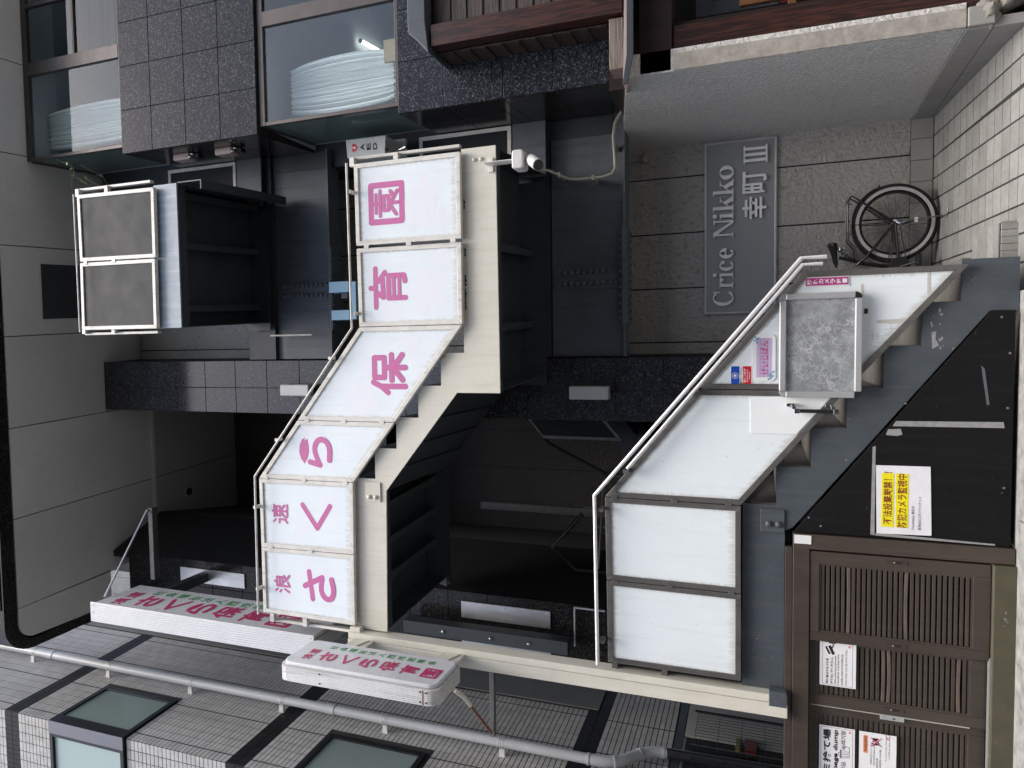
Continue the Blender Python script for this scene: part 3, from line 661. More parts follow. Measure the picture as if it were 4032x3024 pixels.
for cx, cz, r_, k in ((.30, .46, .010, 5), (.16, .42, .012, 6), (.0, .40, .012, 5), (-.18, .62, .006, 3), (.40, .24, .006, 3), (-.45, .86, .006, 3), (-1.9, 1.42, .007, 2), (-2.1, 1.40, .008, 3), (-1.5, 1.36, .005, 2)):
    for i in range(k): flake(chp, cx+random.uniform(-.05, .05), cz+random.uniform(-.035, .035), r_*random.uniform(.4, 1.1), YS-.0003)
chp.prism([(-.03, .435), (.07, .44), (.075, .415), (.03, .42), (-.01, .40)], YS-.0009, YS-.0002)
chp.each('paint_chip', 'tape', s1)
MB(False).prism([(-.150, .170), (-.36, .142), (-.365, .155), (-.13, .188)], .0262, .0272).build('old_tape', 'beamsteel', st)
# upper flight: cream stringer with both landing fascias
crm = [(-2.26, 4.225), (-1.112, 4.205), (-.323, 3.572), (-.323, 3.222), (1.490, 3.232), (1.490, 3.505), (-.020, 3.508), (-.020, 3.702), (-.270, 3.704), (-.270, 3.903), (-.520, 3.904), (-.520, 4.101), (-.770, 4.102), (-.770, 4.300), (-1.020, 4.301), (-1.020, 4.505), (-2.26, 4.52)]
s3 = MB(False).prism(crm, YS, YS+.014).build('stringer', 'cream', st); s3['label'] = 'cream painted stringer under the pink lettering'
rst = MB(False)
for x0, x1, zt_, zb_ in ((-.06, -.02, 3.699, 3.655), (-.30, -.275, 3.90, 3.88), (-1.0, -.98, 4.498, 4.47)): rst.prism([(x0, zt_), (x1, zt_), (x1-.012, zb_+.01), ((x0+x1)/2, zb_), (x0+.006, zb_+.015)], YS-.0006, YS-.0001)
rst.each('rust_stain', 'rust_faint', s3)
prt = MB(False)
for x0, x1 in ((.30, .46), (.48, .56), (.70, .76), (1.05, 1.12)):
    n_ = 9; prt.prism([(x0+(x1-x0)*k/n_, 3.487-random.uniform(.0, .012)) for k in range(n_+1)] + [(x1, 3.492), (x0, 3.492)], YS-.0007, YS-.0001)
prt.each('peeled_edge', 'screen_dark', s3)
sp2 = MB(False).box(-1.202, -1.047, YS-.012, YS-.0005, 4.251, 4.390).build('splice_plate', 'cream', st, bev=.003)
m = MB(False); m.dome((-1.165, YS-.012, 4.352), .02, (0, -1, 0), .018, 12); m.dome((-1.165, YS-.012, 4.293), .02, (0, -1, 0), .018, 12); m.each('bolt', 'cream', sp2, smooth=True)
m = MB(False); m.dome((1.40, YS, 3.40), .017, (0, -1, 0), .016, 12); m.dome((1.40, YS, 3.345), .017, (0, -1, 0), .016, 12); m.each('bolt', 'cream', s3, smooth=True)
def landing(x0, x1, zb, zt, ribs, mat='darksteel', yb=1.20):
    o = MB().box(x0, x1, YS+.016, yb, zt-.05, zt-.006).build('landing', mat, st)
    m = MB()
    for x in ribs: m.box(x-.004, x+.004, YS+.02, yb, zb+.10, zt-.052); m.box(x-.03, x+.03, YS+.02, yb, zb+.092, zb+.10)
    m.each('joist', mat, o)
    MB().box(x0, x1, YS+.02, YS+.10, zb+.002, zb+.014).build('edge_flange', mat, o)
    MB().box(x0, x0+.010, YS+.016, yb, zb, zt-.052).build('end_plate', mat, o); MB().box(x1-.010, x1, YS+.016, yb, zb, zt-.052).build('end_plate', mat, o)
    MB().box(x0, x1, yb+.002, yb+.016, zb-.02, zt).build('rear_plate', mat, o)
    return o
landing(-.315, 1.485, 3.235, 3.50, (.15, .78)); landing(-2.25, -1.03, 4.23, 4.50, (-1.9, -1.6, -1.3), yb=1.22); landing(.235, 1.495, 6.236, 6.50, (.40, .97, 1.42))
# soffit plate and treads of the upper flight
MB(False).prism([(-.323, 3.576), (-1.112, 4.209), (-1.112, 4.235), (-.323, 3.60)], YS+.016, 1.17).build('flight_soffit', 'darksteel', st)
MB(False).prism(crm[:3]+[(-.323, 3.25), (-.02, 3.25), (-.02, 3.70), (-1.02, 4.5), (-2.2, 4.52)], 1.172, 1.185).build('rear_stringer', 'darksteel', st)
for k in range(4):
    x = -.27-.25*k; z = 3.704+.199*k
    MB(False).box(x-.0, x+.248, YS+.016, 1.16, z-.03, z-.003).build('tread', 'darksteel', st)
    MB(False).box(x-.008, x-.001, YS+.016, 1.16, z-.003, z+.17).build('riser', 'darksteel', st)
m = MB(False)
for k in range(1, 4):
    t = k/4; m.prism([(-.323-.789*t-.006, 3.572+.633*t-.012), (-.323-.789*t+.006, 3.572+.633*t-.02), (-.323-.789*t+.006, 3.572+.633*t+.0), (-.323-.789*t-.006, 3.572+.633*t+.0)], YS+.016, 1.17)
m.each('plate_seam', 'darksteel', st)
# top landing: blue-grey fascia and the channel below it
MB(False).box(.232, 1.50, YS, YS+.014, 6.236, 6.50).build('fascia', 'bluegray', st, bev=.002)
m = MB(); m.box(1.50, 1.51, .06, 1.2, 5.98, 6.235); m.box(1.43, 1.51, .06, 1.2, 5.97, 5.98); m.build('side_channel', 'darksteel', st)
# railing panels
def panel(poly, fw, fmat, bmat, label=None, letters=None, y=0.0, fd=.035):
    cx = sum(p[0] for p in poly)/4; cz = sum(p[1] for p in poly)/4
    # inner polygon by offsetting each edge
    n_ = len(poly); inn = []
    area = sum(poly[i][0]*poly[(i+1) % n_][1]-poly[(i+1) % n_][0]*poly[i][1] for i in range(n_)); sg = 1 if area > 0 else -1
    ed = []
    for i in range(n_):
        a, b = poly[i], poly[(i+1) % n_]; d = Vector((b[0]-a[0], b[1]-a[1])).normalized(); nn = Vector((-d.y, d.x))*sg
        ed.append((Vector(a)+nn*fw, d))
    for i in range(n_):
        p, d = ed[i-1]; q, e = ed[i]; den = d.x*e.y-d.y*e.x; t = ((q.x-p.x)*e.y-(q.y-p.y)*e.x)/den; inn.append(tuple(p+d*t))
    o = MB(False).prism(inn, y+.010, y+.018).build('railing_panel', bmat, st)
    uvl = o.data.uv_layers.new(name='UVMap'); UVS = ((0, 0), (1, 0), (1, 1), (0, 1))
    for lp_ in o.data.loops: uvl.data[lp_.index].uv = UVS[lp_.vertex_index % 4]
    fr_ = MB(False)
    for i in range(n_):
        j = (i+1) % n_; s_ = .0006
        fr_.prism([poly[i], poly[j], inn[j], inn[i]], y, y+fd)
    fr_.build('panel_frame', fmat, o, bev=.0025)
    bk = MB(False).prism(inn, y+.0185, y+.024).build('panel_back', 'darksteel', o)
    if label: o['label'] = label
    return o
FW = .036
A1 = panel([(-2.222, 1.520), (-1.637, 1.521), (-1.632, 2.419), (-2.222, 2.413)], FW, 'frame_steel', 'panel_white')
A2 = panel([(-1.632, 1.522), (-1.046, 1.524), (-1.043, 2.427), (-1.628, 2.420)], FW, 'frame_steel', 'panel_white')
A3 = panel([(-1.041, 1.524), (-.284, .906), (-.284, 1.799), (-1.039, 2.427)], FW, 'frame_steel', 'panel_white')
A4 = panel([(-.279, .903), (.463, .262), (.463, 1.154), (-.279, 1.794)], FW, 'frame_steel', 'panel_white')
B1 = panel([(.826, 3.495), (1.460, 3.494), (1.460, 4.398), (.829, 4.393)], .034, 'frame_white', 'panel_white')
B2 = panel([(.194, 3.498), (.800, 3.496), (.806, 4.390), (.195, 4.383)], .034, 'frame_white', 'panel_white')
B3 = panel([(-.555, 4.088), (.190, 3.501), (.190, 4.383), (-.557, 4.992)], .034, 'frame_white', 'panel_white')
B4 = panel([(-1.049, 4.478), (-.559, 4.092), (-.561, 4.994), (-1.060, 5.401)], .034, 'frame_white', 'panel_white')
B5 = panel([(-1.636, 4.487), (-1.053, 4.480), (-1.064, 5.402), (-1.650, 5.400)], .034, 'frame_white', 'panel_white')
B6 = panel([(-2.222, 4.492), (-1.641, 4.488), (-1.654, 5.400), (-2.216, 5.401)], .034, 'frame_white', 'panel_white')
C1 = panel([(.858, 6.452), (1.472, 6.446), (1.484, 7.377), (.871, 7.372)], .034, 'frame_white', 'screen_dark')
C2 = panel([(.230, 6.470), (.848, 6.463), (.858, 7.374), (.236, 7.384)], .034, 'frame_white', 'screen_dark')
for o, l in ((A1, 'blank white panel at the left end of the lowest landing'), (A2, 'blank white panel second from the left on the lowest landing'), (A3, 'blank white sloping panel of the lowest flight'), (A4, 'white sloping panel with stickers at the foot of the stair'), (C1, 'right dark panel of the top landing'), (C2, 'left dark panel of the top landing')): o['label'] = l
# hinge clips between neighbouring frames
m = MB(False)
for x, zz in ((.815, (4.30, 3.93, 3.56)), (-.557, (4.90, 4.55, 4.2)), (-1.055, (5.33, 4.95, 4.55)), (-1.646, (5.3, 4.9)), (.855, (7.30, 6.95))):
    for z in zz: m.box(x-.016, x+.016, -.004, -.0003, z-.022, z+.022)
m.each('clip', 'frame_white', st, bev=.002)
m = MB(False)
for x, zz in ((-1.634, (2.36, 1.98, 1.58)), (-1.041, (2.36, 1.95, 1.6)), (-.281, (1.75,))):
    for z in zz: m.box(x-.014, x+.014, -.003, -.0003, z-.02, z+.02)
m.each('clip', 'frame_steel', st, bev=.002)
# pink lettering
YL = .010
for pn, ch, x0, x1, z0, z1, sw in ((B1, '園', .967, 1.311, 3.960, 4.285, .046), (B2, '育', .315, .669, 3.946, 4.291, .051), (B3, '保', -.353, -.005, 3.964, 4.296, .050), (B4, 'ら', -.951, -.681, 4.667, 4.997, .046), (B5, 'く', -1.475, -1.235, 4.677, 5.002, .043), (B6, 'さ', -2.074, -1.798, 4.670, 4.992, .046), (B5, '速', -1.441, -1.267, 5.116, 5.289, .019), (B6, '浪', -2.033, -1.867, 5.115, 5.289, .019)):
    sw_ = sw; m = MB(False); glyph(m, ch, frame_front((x0+x1)/2, (z0+z1)/2, YL), (x1-x0)-sw_*.55, (z1-z0)-sw_*.55, sw_, petal=(pt_ := MB(False))); m.build('lettering', 'pink', pn)
    if pt_.v: pt_.build('petal', 'pink', pn)
for pn, bl in ((B1, ((1.20, 3.78, .13, .2), (.98, 3.68, .10, .9), (1.34, 4.20, .08, .5), (1.06, 3.86, .17, .0))), (B2, ((.45, 3.78, .20, .3), (.68, 3.64, .10, 0.), (.30, 4.1, .1, .2))), (B3, ((-.36, 4.36, .16, .4), (.05, 3.92, .09, .1), (-.12, 4.32, .10, .6))), (B4, ((-.84, 4.72, .12, .1), (-.70, 4.86, .14, .7))), (B5, ((-1.42, 4.98, .14, .2), (-1.25, 4.72, .09, .5))), (B6, ((-1.88, 4.90, .18, .2), (-2.08, 5.16, .09, 0.)))):
    m = MB(False)
    for k, (cx, cz, r_, a) in enumerate(bl): blossom(m, cx, cz, r_, YL, a, k)
    m.build('faded_blossom', 'petal_ghost', pn)
# rails
def rail(pts, r_, mat, nm='handrail'): return MB(False).tube(pts, r_, 10).build(nm, mat, st, smooth=True)
rail([(-2.214, -.08, 2.470), (-1.016, -.08, 2.484), (.540, -.08, 1.172), (.540, -.08, 1.030)], .0135, 'rail_steel')
rail([(-.82, -.08, 2.256), (.499, -.08, 1.165), (.499, -.08, 1.052)], .0115, 'rail_steel')
rail([(1.455, -.06, 4.425), (.184, -.06, 4.412), (-1.034, -.06, 5.394), (-2.215, -.06, 5.405)], .009, 'frame_white')
rail([(1.478, -.05, 7.352), (.214, -.05, 7.348)], .007, 'frame_white')
m = MB(False)
for x, z in ((-2.05, 2.43), (-1.12, 2.43), (-.93, 2.40), (-.30, 1.84), (.28, 1.37)): m.box(x-.012, x+.012, -.075, .0, z-.004, z+.03)
for x, z in ((-.84, 2.26), (-.28, 1.80)): m.box(x-.014, x+.014, -.085, -.001, z-.012, z+.025)
m.each('rail_bracket', 'frame_steel', st)
m = MB(False)
for x, z in ((1.24, 4.40), (.30, 4.39), (-.05, 4.62), (-.72, 5.16), (-1.3, 5.402), (-2.0, 5.402)): m.box(x-.012, x+.012, -.06, .01, z-.004, z+.02)
m.each('rail_bracket', 'frame_white', st)
# end posts standing off the panels
for x, z0, z1, mt in ((1.545, 6.54, 7.43, 'frame_white'), (.200, 6.52, 7.42, 'frame_white'), (1.52, 3.52, 4.46, 'frame_white'), (-2.30, 4.53, 5.36, 'frame_white'), (-2.272, 1.545, 2.40, 'frame_steel')):
    m = MB(False); m.box(x-.012, x+.012, .055, .10, z0, z1); o = m.build('end_post', mt, st, bev=.003)
    s_ = -1 if x > .5 else 1
    m = MB(False)
    for z in (z1-.03, (z0+z1)/2+.05): m.box(min(x, x+s_*.07), max(x, x+s_*.07), .02, .054, z-.02, z+.02)
    m.each('post_arm', mt, o)
# cream corner post
m = MB(False); m.box(-2.415, -2.325, -.030, -.018, 1.232, 4.545); m.box(-2.322, -2.270, -.0295, .09, 1.236, 4.54); m.box(-2.415, -2.323, .078, .09, 1.236, 4.54)
cpst = m.build('corner_post', 'cream', st, bev=.004)
m = MB(False); m.box(-2.30, -2.232, -.01, .045, 4.44, 4.535); m.build('post_bracket', 'cream', st, bev=.004)
m = MB(False); m.box(-2.345, -2.245, -.034, .045, 1.238, 1.345); m.build('post_bracket', 'navy', st, bev=.004)
for z in (4.47, 3.68):
    m = MB(False); m.box(-2.325, -2.31, -.20, -.031, z-.17, z+.002); m.box(-2.44, -2.31, -.20, -.031, z+.002, z+.012); m.build('sign_bracket', 'cream', st, bev=.002)
    b_ = MB(False).tube([(-2.305, -.045, z-.14), (-2.305, -.17, z-.09)], .005, 6)
    for k in range(4): b_.dome((-2.31, -.05-.04*k, z-.02), .006, (1, 0, 0), .004, 6); b_.dome((-2.31, -.05-.04*k, z-.155), .006, (1, 0, 0), .004, 6)
    b_.each('bracket_bolt', 'cream', st)
# inner flight behind the pier with its guard panel and rails
m = MB(False); m.prism([(-1.7, 1.85), (.1, 3.28), (.1, 3.55), (-1.7, 2.12)], 1.90, 1.915); m.prism([(-1.7, 1.85), (.1, 3.28), (.1, 3.55), (-1.7, 2.12)], 2.42, 2.435); m.each('inner_stringer', 'darksteel', st)
for k in range(7): MB(False).box(-1.65+.245*k, -1.65+.245*k+.25, 1.92, 2.415, 2.05+.195*k, 2.08+.195*k).build('inner_tread', 'darksteel', st)
ig = panel([(-.861, 2.60), (-.45, 2.95), (-.45, 3.73), (-.861, 3.385)], .03, 'frame_steel', 'screen_dark', y=1.60)
rail([(-.55, 1.62, 3.66), (-.914, 1.62, 3.33), (-1.192, 1.62, 2.76)], .022, 'black_plastic', 'inner_rail')
rail([(-1.58, 1.62, 3.0), (-1.918, 1.62, 3.30), (-2.125, 1.62, 3.07), (-2.125, 1.62, 2.3)], .02, 'black_plastic', 'inner_rail')
for x, z in ((-1.52, 3.0), (-1.2, 2.75), (-1.7, 2.9), (-1.95, 2.7)): rail([(x, 1.66, z), (x, 1.66, 1.6)], .012, 'frame_steel', 'baluster')
rail([(-2.1, 1.64, 2.55), (-1.2, 1.64, 2.52)], .010, 'frame_steel', 'inner_rail'); rail([(-2.1, 1.64, 2.85), (-1.3, 1.64, 2.80)], .010, 'frame_steel', 'inner_rail')
# upper inner rail seen beside the top landing
rail([(-.09, 1.5, 6.05), (.02, 1.5, 6.28), (.19, 1.5, 6.28)], .014, 'frame_white', 'inner_rail')
m = MB(False); m.box(.17, .185, 1.20, 1.215, 5.70, 6.22); m.build('hanger', 'frame_white', st)

# ================================================================== THINGS FIXED TO THE STAIR
# black sheet below the lower flight
bs = thing('cover_sheet', 'black triangular cover sheet under the lowest flight, patched with tape', 'sheet', (-.6, .03, .02))
MB(False).prism([(-1.197, .022), (.188, .022), (.192, .136), (-1.197, 1.200)], .028, .036).build('sheet', 'black_sheet', bs, bev=.002)
m = MB(False)
m.prism([(-.500, .645), (-.468, .625), (-.462, .07), (-.497, .065)], .0262, .0272)
m.prism([(-1.185, .735), (-.625, .735), (-.632, .752), (-1.18, .758)], .0262, .0272)
m.prism([(-1.185, .73), (-1.168, .73), (-1.186, .10), (-1.196, .10)], .0259, .0268)
m.prism([(-.52, .668), (-.515, .60), (-.55, .59), (-.56, .62), (-.555, .68)], .0262, .0272); m.each('tape', 'tape', bs)
m = MB(False)
for x, z in ((-.36, .575), (-.72, .895), (-1.10, 1.11), (-1.15, 1.04), (-.03, .33), (.15, .09), (-.38, .05), (-.85, .06), (-.06, .045)): m.dome((x, .028, z), .008, (0, -1, 0), .005, 8)
m.each('screw', 'frame_steel', bs)
# yellow warning notice
yn = thing('warning_notice', 'laminated notice with yellow bands and dark red writing on the black sheet', 'notice', (-.96, .02, .43))
MB(False).prism([(-1.170, .724), (-.744, .732), (-.741, .438), (-1.162, .427)], .0235, .0255).build('paper', 'laminate', yn)
fy = lambda x, z: frame_front(x, z, .0235)
MB(False).box(-1.125, -.79, .0225, .0233, .632, .700).build('yellow_band', 'yellow', yn); MB(False).box(-1.125, -.79, .0225, .0233, .553, .622).build('yellow_band', 'yellow', yn)
text(yn, '不法投棄厳禁！！', frame_front(-.945, .666, .0224), 'ink_red', w=.325, h=.050, bold=.012); text(yn, '防犯カメラ監視中', frame_front(-.957, .588, .0224), 'ink_red', w=.330, h=.052, bold=.012)
text(yn, 'CriceNikko 幸町Ⅲ', frame_front(-1.06, .528, .0234), 'ink', w=.145, h=.017); text(yn, '管理会社三共ハウステック', frame_front(-1.03, .492, .0234), 'ink', w=.205, h=.016)
# notice board
nb = thing('notice_board', 'empty weathered notice board with aluminium frame hung on the lowest flight', 'board', (0, -.03, .83))
MB(False).box(-.312, .312, -.028, -.012, .838, 1.285).build('back_panel', 'corroded', nb)
for x0, x1, z0, z1 in ((-.325, -.287, .865, 1.258), (.287, .325, .865, 1.258), (-.286, .286, .827, .866), (-.286, .286, 1.257, 1.296)):
    MB(False).box(x0, x1, -.052, -.010, z0, z1).build('frame_profile', 'alu', nb, bev=.006)
for sx, sz in ((-1, 0), (1, 0), (-1, 1), (1, 1)):
    cx, cz = sx*.2875, (.8655 if sz == 0 else 1.2575); pts = [(cx, cz)] + [(cx+sx*.038*math.cos(R(a)), cz+(1 if sz else -1)*.038*math.sin(R(a))) for a in (0, 18, 36, 54, 72, 90)]
    MB(False).prism(pts, -.050, -.011).build('corner_cap', 'black_plastic' if sz == 0 else 'alu', nb, bev=.002)
# clamp with black bar beside the board
cb = thing('bar_clamp', 'short black bar held by two steel clamps left of the notice board', 'clamp', (-.41, -.05, .94))
MB(False).tube([(-.410, -.045, 1.175), (-.410, -.045, .955)], .012, 10).build('bar', 'black_plastic', cb, smooth=True)
for z in (1.19, .965):
    m = MB(False); m.box(-.425, -.395, -.062, -.030, z-.017, z+.017); m.box(-.398, -.380, -.050, -.012, z+.005, z+.030); m.box(-.385, -.365, -.03, -.001, z+.012, z+.062); m.tube([(-.375, -.05, z+.03), (-.375, -.01, z+.03)], .006, 8)
    m.build('clamp_jaw', 'chrome', cb, bev=.003)
# overlay board
ob = MB(False).prism([(-.585, 1.205), (-.560, 1.182), (-.560, 1.1845), (-.335, .9935), (-.325, .9855), (-.325, 1.468), (-.556, 1.466), (-.563, 1.458), (-.563, 1.200)], .003, .0085) if False else MB(False).prism([(-.563, 1.190), (-.325, .990), (-.325, 1.468), (-.556, 1.466), (-.563, 1.458)], .003, .0085)
tag(ob.build('repair_board', 'white', bev=.001), 'plain white patch board overlapping the sloping white panel', 'board')
# magenta security camera sticker
ms = thing('camera_sticker', 'faded magenta strip with white vertical writing near the handrail end', 'sticker', (.40, .005, .89))
MB(False).prism([(.366, .893), (.426, .895), (.427, 1.150), (.370, 1.148)], .0055, .0088).build('backing', 'tape_white', ms); MB(False).box(.373, .4205, .0045, .0053, .899, 1.143).build('band', 'magenta', ms)
for k, ch in enumerate('防犯カメラ設置'): text(ms, ch, frame_front(.397, 1.121-.0335*k, .0045), 'white', w=.030, h=.027, bold=.03)
# keijiban sign
kj = thing('board_title_sign', 'white rounded sign with lilac planks and red children style writing', 'sign', (-.08, 0, 1.31))
MB(False).prism(rrect(-.224, .073, 1.316, 1.452, .028), .003, .0085).build('backing', 'tape_white', kj)
MB(False).prism([(-.200, 1.340), (.052, 1.338), (.052, 1.430), (-.200, 1.432)], .002, .0028).build('plank_print', 'lilac', kj)
m = MB(False)
for z in (1.363, 1.386, 1.409): m.box(-.200, .052, .0012, .0018, z-.0012, z+.0012)
m.each('plank_line', 'lilac_line', kj)
text(kj, 'けいじばん', frame_front(-.072, 1.384, .0012), 'crimson', w=.215, h=.045, bold=.008)
m = MB(False)
for x, z in ((.058, 1.440), (.044, 1.430), (.036, 1.442), (.022, 1.428), (.050, 1.420), (-.205, 1.345), (-.192, 1.332), (-.178, 1.345), (-.165, 1.330), (-.212, 1.358), (-.19, 1.352)): m.disc((x, .0011, z), .0065, (0, -1, 0), .0006, 10)
m.each('dot_print', 'dotblue', kj)
# red and blue security sticker
ss = thing('security_sticker', 'square red and blue security company sticker left of the lilac sign', 'sticker', (-.19, .005, 1.46))
MB(False).box(-.253, -.126, .0075, .0088, 1.459, 1.590).build('backing', 'white', ss); MB(False).box(-.250, -.129, .0065, .0073, 1.536, 1.587).build('blue_field', 'blue', ss); MB(False).box(-.250, -.129, .0065, .0073, 1.463, 1.514).build('red_field', 'red', ss)
m = MB(False).disc((-.19, .0063, 1.562), .020, (0, -1, 0), .0006, 20); m.build('emblem_disc', 'white', ss)
m = MB(False).disc((-.19, .0055, 1.562), .017, (0, -1, 0), .0004, 20); m.build('emblem_field', 'blue', ss)
m = MB(False); b = len(m.v)
for (x, z) in ((-.205, 1.569), (-.196, 1.566), (-.19, 1.574), (-.184, 1.566), (-.175, 1.569), (-.182, 1.560), (-.186, 1.553), (-.194, 1.553), (-.198, 1.560)): m.v.append((x, .0048, z))
m.f.append(tuple(range(b, b+9))); m.build('emblem_bird', 'white', ss)
text(ss, '国際セーフティー', frame_front(-.19, 1.525, .0074), 'ink', w=.112, h=.016, bold=.02)
text(ss, '警備実施中', frame_front(-.19, 1.503, .0064), 'white', w=.09, h=.013, bold=.02); text(ss, 'SECURITY SYSTEM', frame_front(-.19, 1.486, .0064), 'white', w=.08, h=.007, bold=.02); text(ss, 'IN OPERATION', frame_front(-.19, 1.473, .0064), 'white', w=.05, h=.006, bold=.02)
# faint pencil scribble, tape ghosts on the foot panel
m = MB(False)
for x0, x1, z0, z1 in ((.340, .352, .815, .72), (.405, .43, .44, .78)): pass
m.prism([(.30, .83), (.37, .83), (.37, .815), (.30, .815)], .0085, .0096); m.prism([(.30, .46), (.425, .46), (.425, .475), (.30, .475)], .0085, .0096); m.prism([(.13, .55), (.155, .55), (.15, .74), (.13, .74)], .0085, .0096); m.prism([(.15, .55), (.205, .52), (.21, .535), (.15, .565)], .0085, .0096)
m.each('tape_ghost', 'grime', A4)
m = MB(False)
for (x0, z0, x1, z1) in ((.03, .76, .08, .765), (.055, .79, .05, .70), (.03, .73, .075, .735), (.09, .70, .10, .61), (.075, .66, .12, .665), (.08, .62, .12, .60), (.13, .70, .125, .62), (.02, .70, .03, .66)):
    d = Vector((z1-z0, x0-x1)).normalized()*.0016; m.prism([(x0-d.x, z0-d.y), (x1-d.x, z1-d.y), (x1+d.x, z1+d.y), (x0+d.x, z0+d.y)], .0087-.0001*len(m.f)/6, .0097)
m.each('scribble', 'scribble', A4)
MB(False).box(.19, .222, .0065, .0098, .79, .81).build('magnet', 'black_plastic', A4)
# ================================================================== GARBAGE ENCLOSURE GATE
gt = thing('slatted_gate', 'brown aluminium sliding gate with horizontal slats under the stair landing', 'gate', (-2.0, .05, 0))
MB(False).box(-1.300, -1.205, .010, .10, .0, 1.204).build('gate_post', 'brown', gt, bev=.004)
MB(False).box(-3.1, -1.206, .012, .12, 1.105, 1.2035).build('top_rail', 'brown', gt, bev=.004)
MB(False).box(-3.1, -1.300, .030, .12, 1.2045, 1.250).build('top_cap', 'brown', gt, bev=.003)
MB(False).box(-3.1, -1.305, -.012, .16, -.03, .112).build('threshold', 'olive', gt, bev=.006)
MB(False).box(-3.1, -1.875, .018, .026, .1125, .124).build('track', 'alu', gt)
MB(False).box(-3.1, -1.25, .50, .52, 0, 1.2).build('enclosure_back', 'hole', gt)
def leaf(x0, x1, y, sl, sr, bent, lab):
    o = MB(False).box(x0, x0+sl, y, y+.03, .116, 1.100).build('gate_leaf', 'brown', gt, bev=.004); o['label'] = lab
    MB(False).box(x1-sr, x1, y+.0005, y+.03, .116, 1.100).build('stile', 'brown', o, bev=.004)
    MB(False).box(x0+sl, x1-sr, y+.001, y+.029, .116, .205).build('bottom_rail', 'brown', o, bev=.003); MB(False).box(x0+sl, x1-sr, y+.001, y+.029, 1.048, 1.100).build('top_rail', 'brown', o, bev=.003)
    m = MB(False).ringframe(rect(x0+sl, x1-sr, .205, 1.048), rect(x0+sl+.012, x1-sr-.012, .215, 1.038), y+.006, y+.026).build('inner_bead', 'brown', o)
    pitch_ = .0294
    for k in range(28):
        z = .222+pitch_*k; a, b = x0+sl+.0122, x1-sr-.0122; bd = bent.get(k)
        if bd:
            mm = MB(False); n_ = 8; top = []; bot = []
            for i in range(n_+1):
                t = i/n_; d = bd*math.sin(math.pi*t)**1.0; top.append((a+(b-a)*t, z+.019+d)); bot.append((a+(b-a)*t, z+d))
            mm.prism(bot+top[::-1], y+.008, y+.022); mm.build('slat', 'brown_bent', o, bev=.002)
        else: MB(False).box(a, b, y+.010, y+.022, z, z+.0195).build('slat', 'brown', o, bev=.002)
    return o
l1 = leaf(-1.894, -1.312, .018, .058, .078, {22: -.0025, 11: .004}, 'gate leaf nearest the black sheet')
l2 = leaf(-2.330, -1.905, .050, .066, .002, {14: -.005, 15: -.003, 1: .004}, 'middle gate leaf with the camera notice')
l3 = leaf(-2.95, -2.336, .072, .03, .050, {}, 'gate leaf with two notices at the left edge')
def pull(x, z, o, y):
    MB(False).box(x-.011, x+.011, y-.004, y+.001, z-.062, z+.062).build('pull_plate', 'brown', o, bev=.002)
    MB(False).box(x-.006, x+.006, y-.0046, y-.0041, z-.03, z+.022).build('pull_slot', 'hole', o); MB(False).box(x-.005, x+.005, y-.006, y-.0047, z+.008, z+.02).build('latch', 'chrome', o)
pull(-1.866, .613, l1, .018); pull(-2.290, .613, l2, .050); pull(-1.343, .613, l1, .018)
m = MB(False).box(-2.368, -2.340, .062, .0715, .55, .685).build('lock_plate', 'alu', l3, bev=.002); MB(False).box(-2.358, -2.35, .0612, .0618, .60, .615).build('keyhole', 'hole', l3)
MB(False).tube([(-2.334, .060, 1.09), (-2.336, .060, .6), (-2.338, .060, .2)], .004, 6).build('weather_strip', 'grime', l2)
def icon(parent, polys, y, mat):
    m = MB(False)
    for k, pl in enumerate(polys): m.prism(pl, y-.0004-.00008*k, y)
    m.build('icon', mat, parent)
def border(parent, x0, x1, z0, z1, y, w=.0014):
    MB(False).ringframe(rect(x0, x1, z0, z1), rect(x0+w, x1-w, z0+w, z1-w), y-.0005, y).build('border', 'ink', parent)
def house(parent, x, z, y):
    icon(parent, [[(x-.009, z), (x, z+.008), (x+.009, z)]], y, 'rose'); icon(parent, [rect(x-.007, x+.007, z-.007, z-.0005)], y, 'orange')
YN = .046
g1 = thing('garbage_notice', 'white notice with camera icon forbidding garbage, on the middle gate leaf', 'notice', (-2.04, YN, .83))
MB(False).box(-2.189, -1.892, YN, YN+.0025, .827, 1.038).build('paper', 'paper', g1); border(g1, -2.182, -1.904, .846, 1.022, YN)
y = YN-.0002; L = lambda x, z: frame_front(x, z, y)
text(g1, '関係者以外はゴミを', L(-2.174, .994), 'ink', w=.165, h=.016, bold=.02, anchor='l'); text(g1, '捨てないでください。', L(-2.174, .968), 'ink', w=.175, h=.016, bold=.02, anchor='l')
text(g1, 'Only authorised personnel', L(-2.174, .946), 'ink', w=.185, h=.011, bold=.015, anchor='l'); text(g1, 'may dispose of garbage here.', L(-2.174, .930), 'ink', w=.20, h=.011, bold=.015, anchor='l')
text(g1, '非相關人員請勿於此丟棄垃圾。', L(-2.174, .908), 'ink', w=.205, h=.011, anchor='l'); text(g1, '관계자 외에는 쓰레기를 버리지 마세요.', L(-2.174, .884), 'ink', w=.235, h=.011, anchor='l')
icon(g1, [[(-1.985, .965), (-1.930, .990), (-1.922, .974), (-1.977, .949)], [(-1.983, .986), (-1.936, 1.008), (-1.931, .997), (-1.978, .974)]], y, 'ink'); icon(g1, [[(-1.945, .966), (-1.925, .955), (-1.915, .958), (-1.915, .965), (-1.925, .963), (-1.94, .972)], rect(-1.912, -1.904, .945, .985)], y, 'ink')
house(g1, -1.922, .866, y)
g2 = thing('garbage_dump_sign', 'white garbage dump sign with bin drawing on the left gate leaf', 'sign', (-2.62, .068, .83))
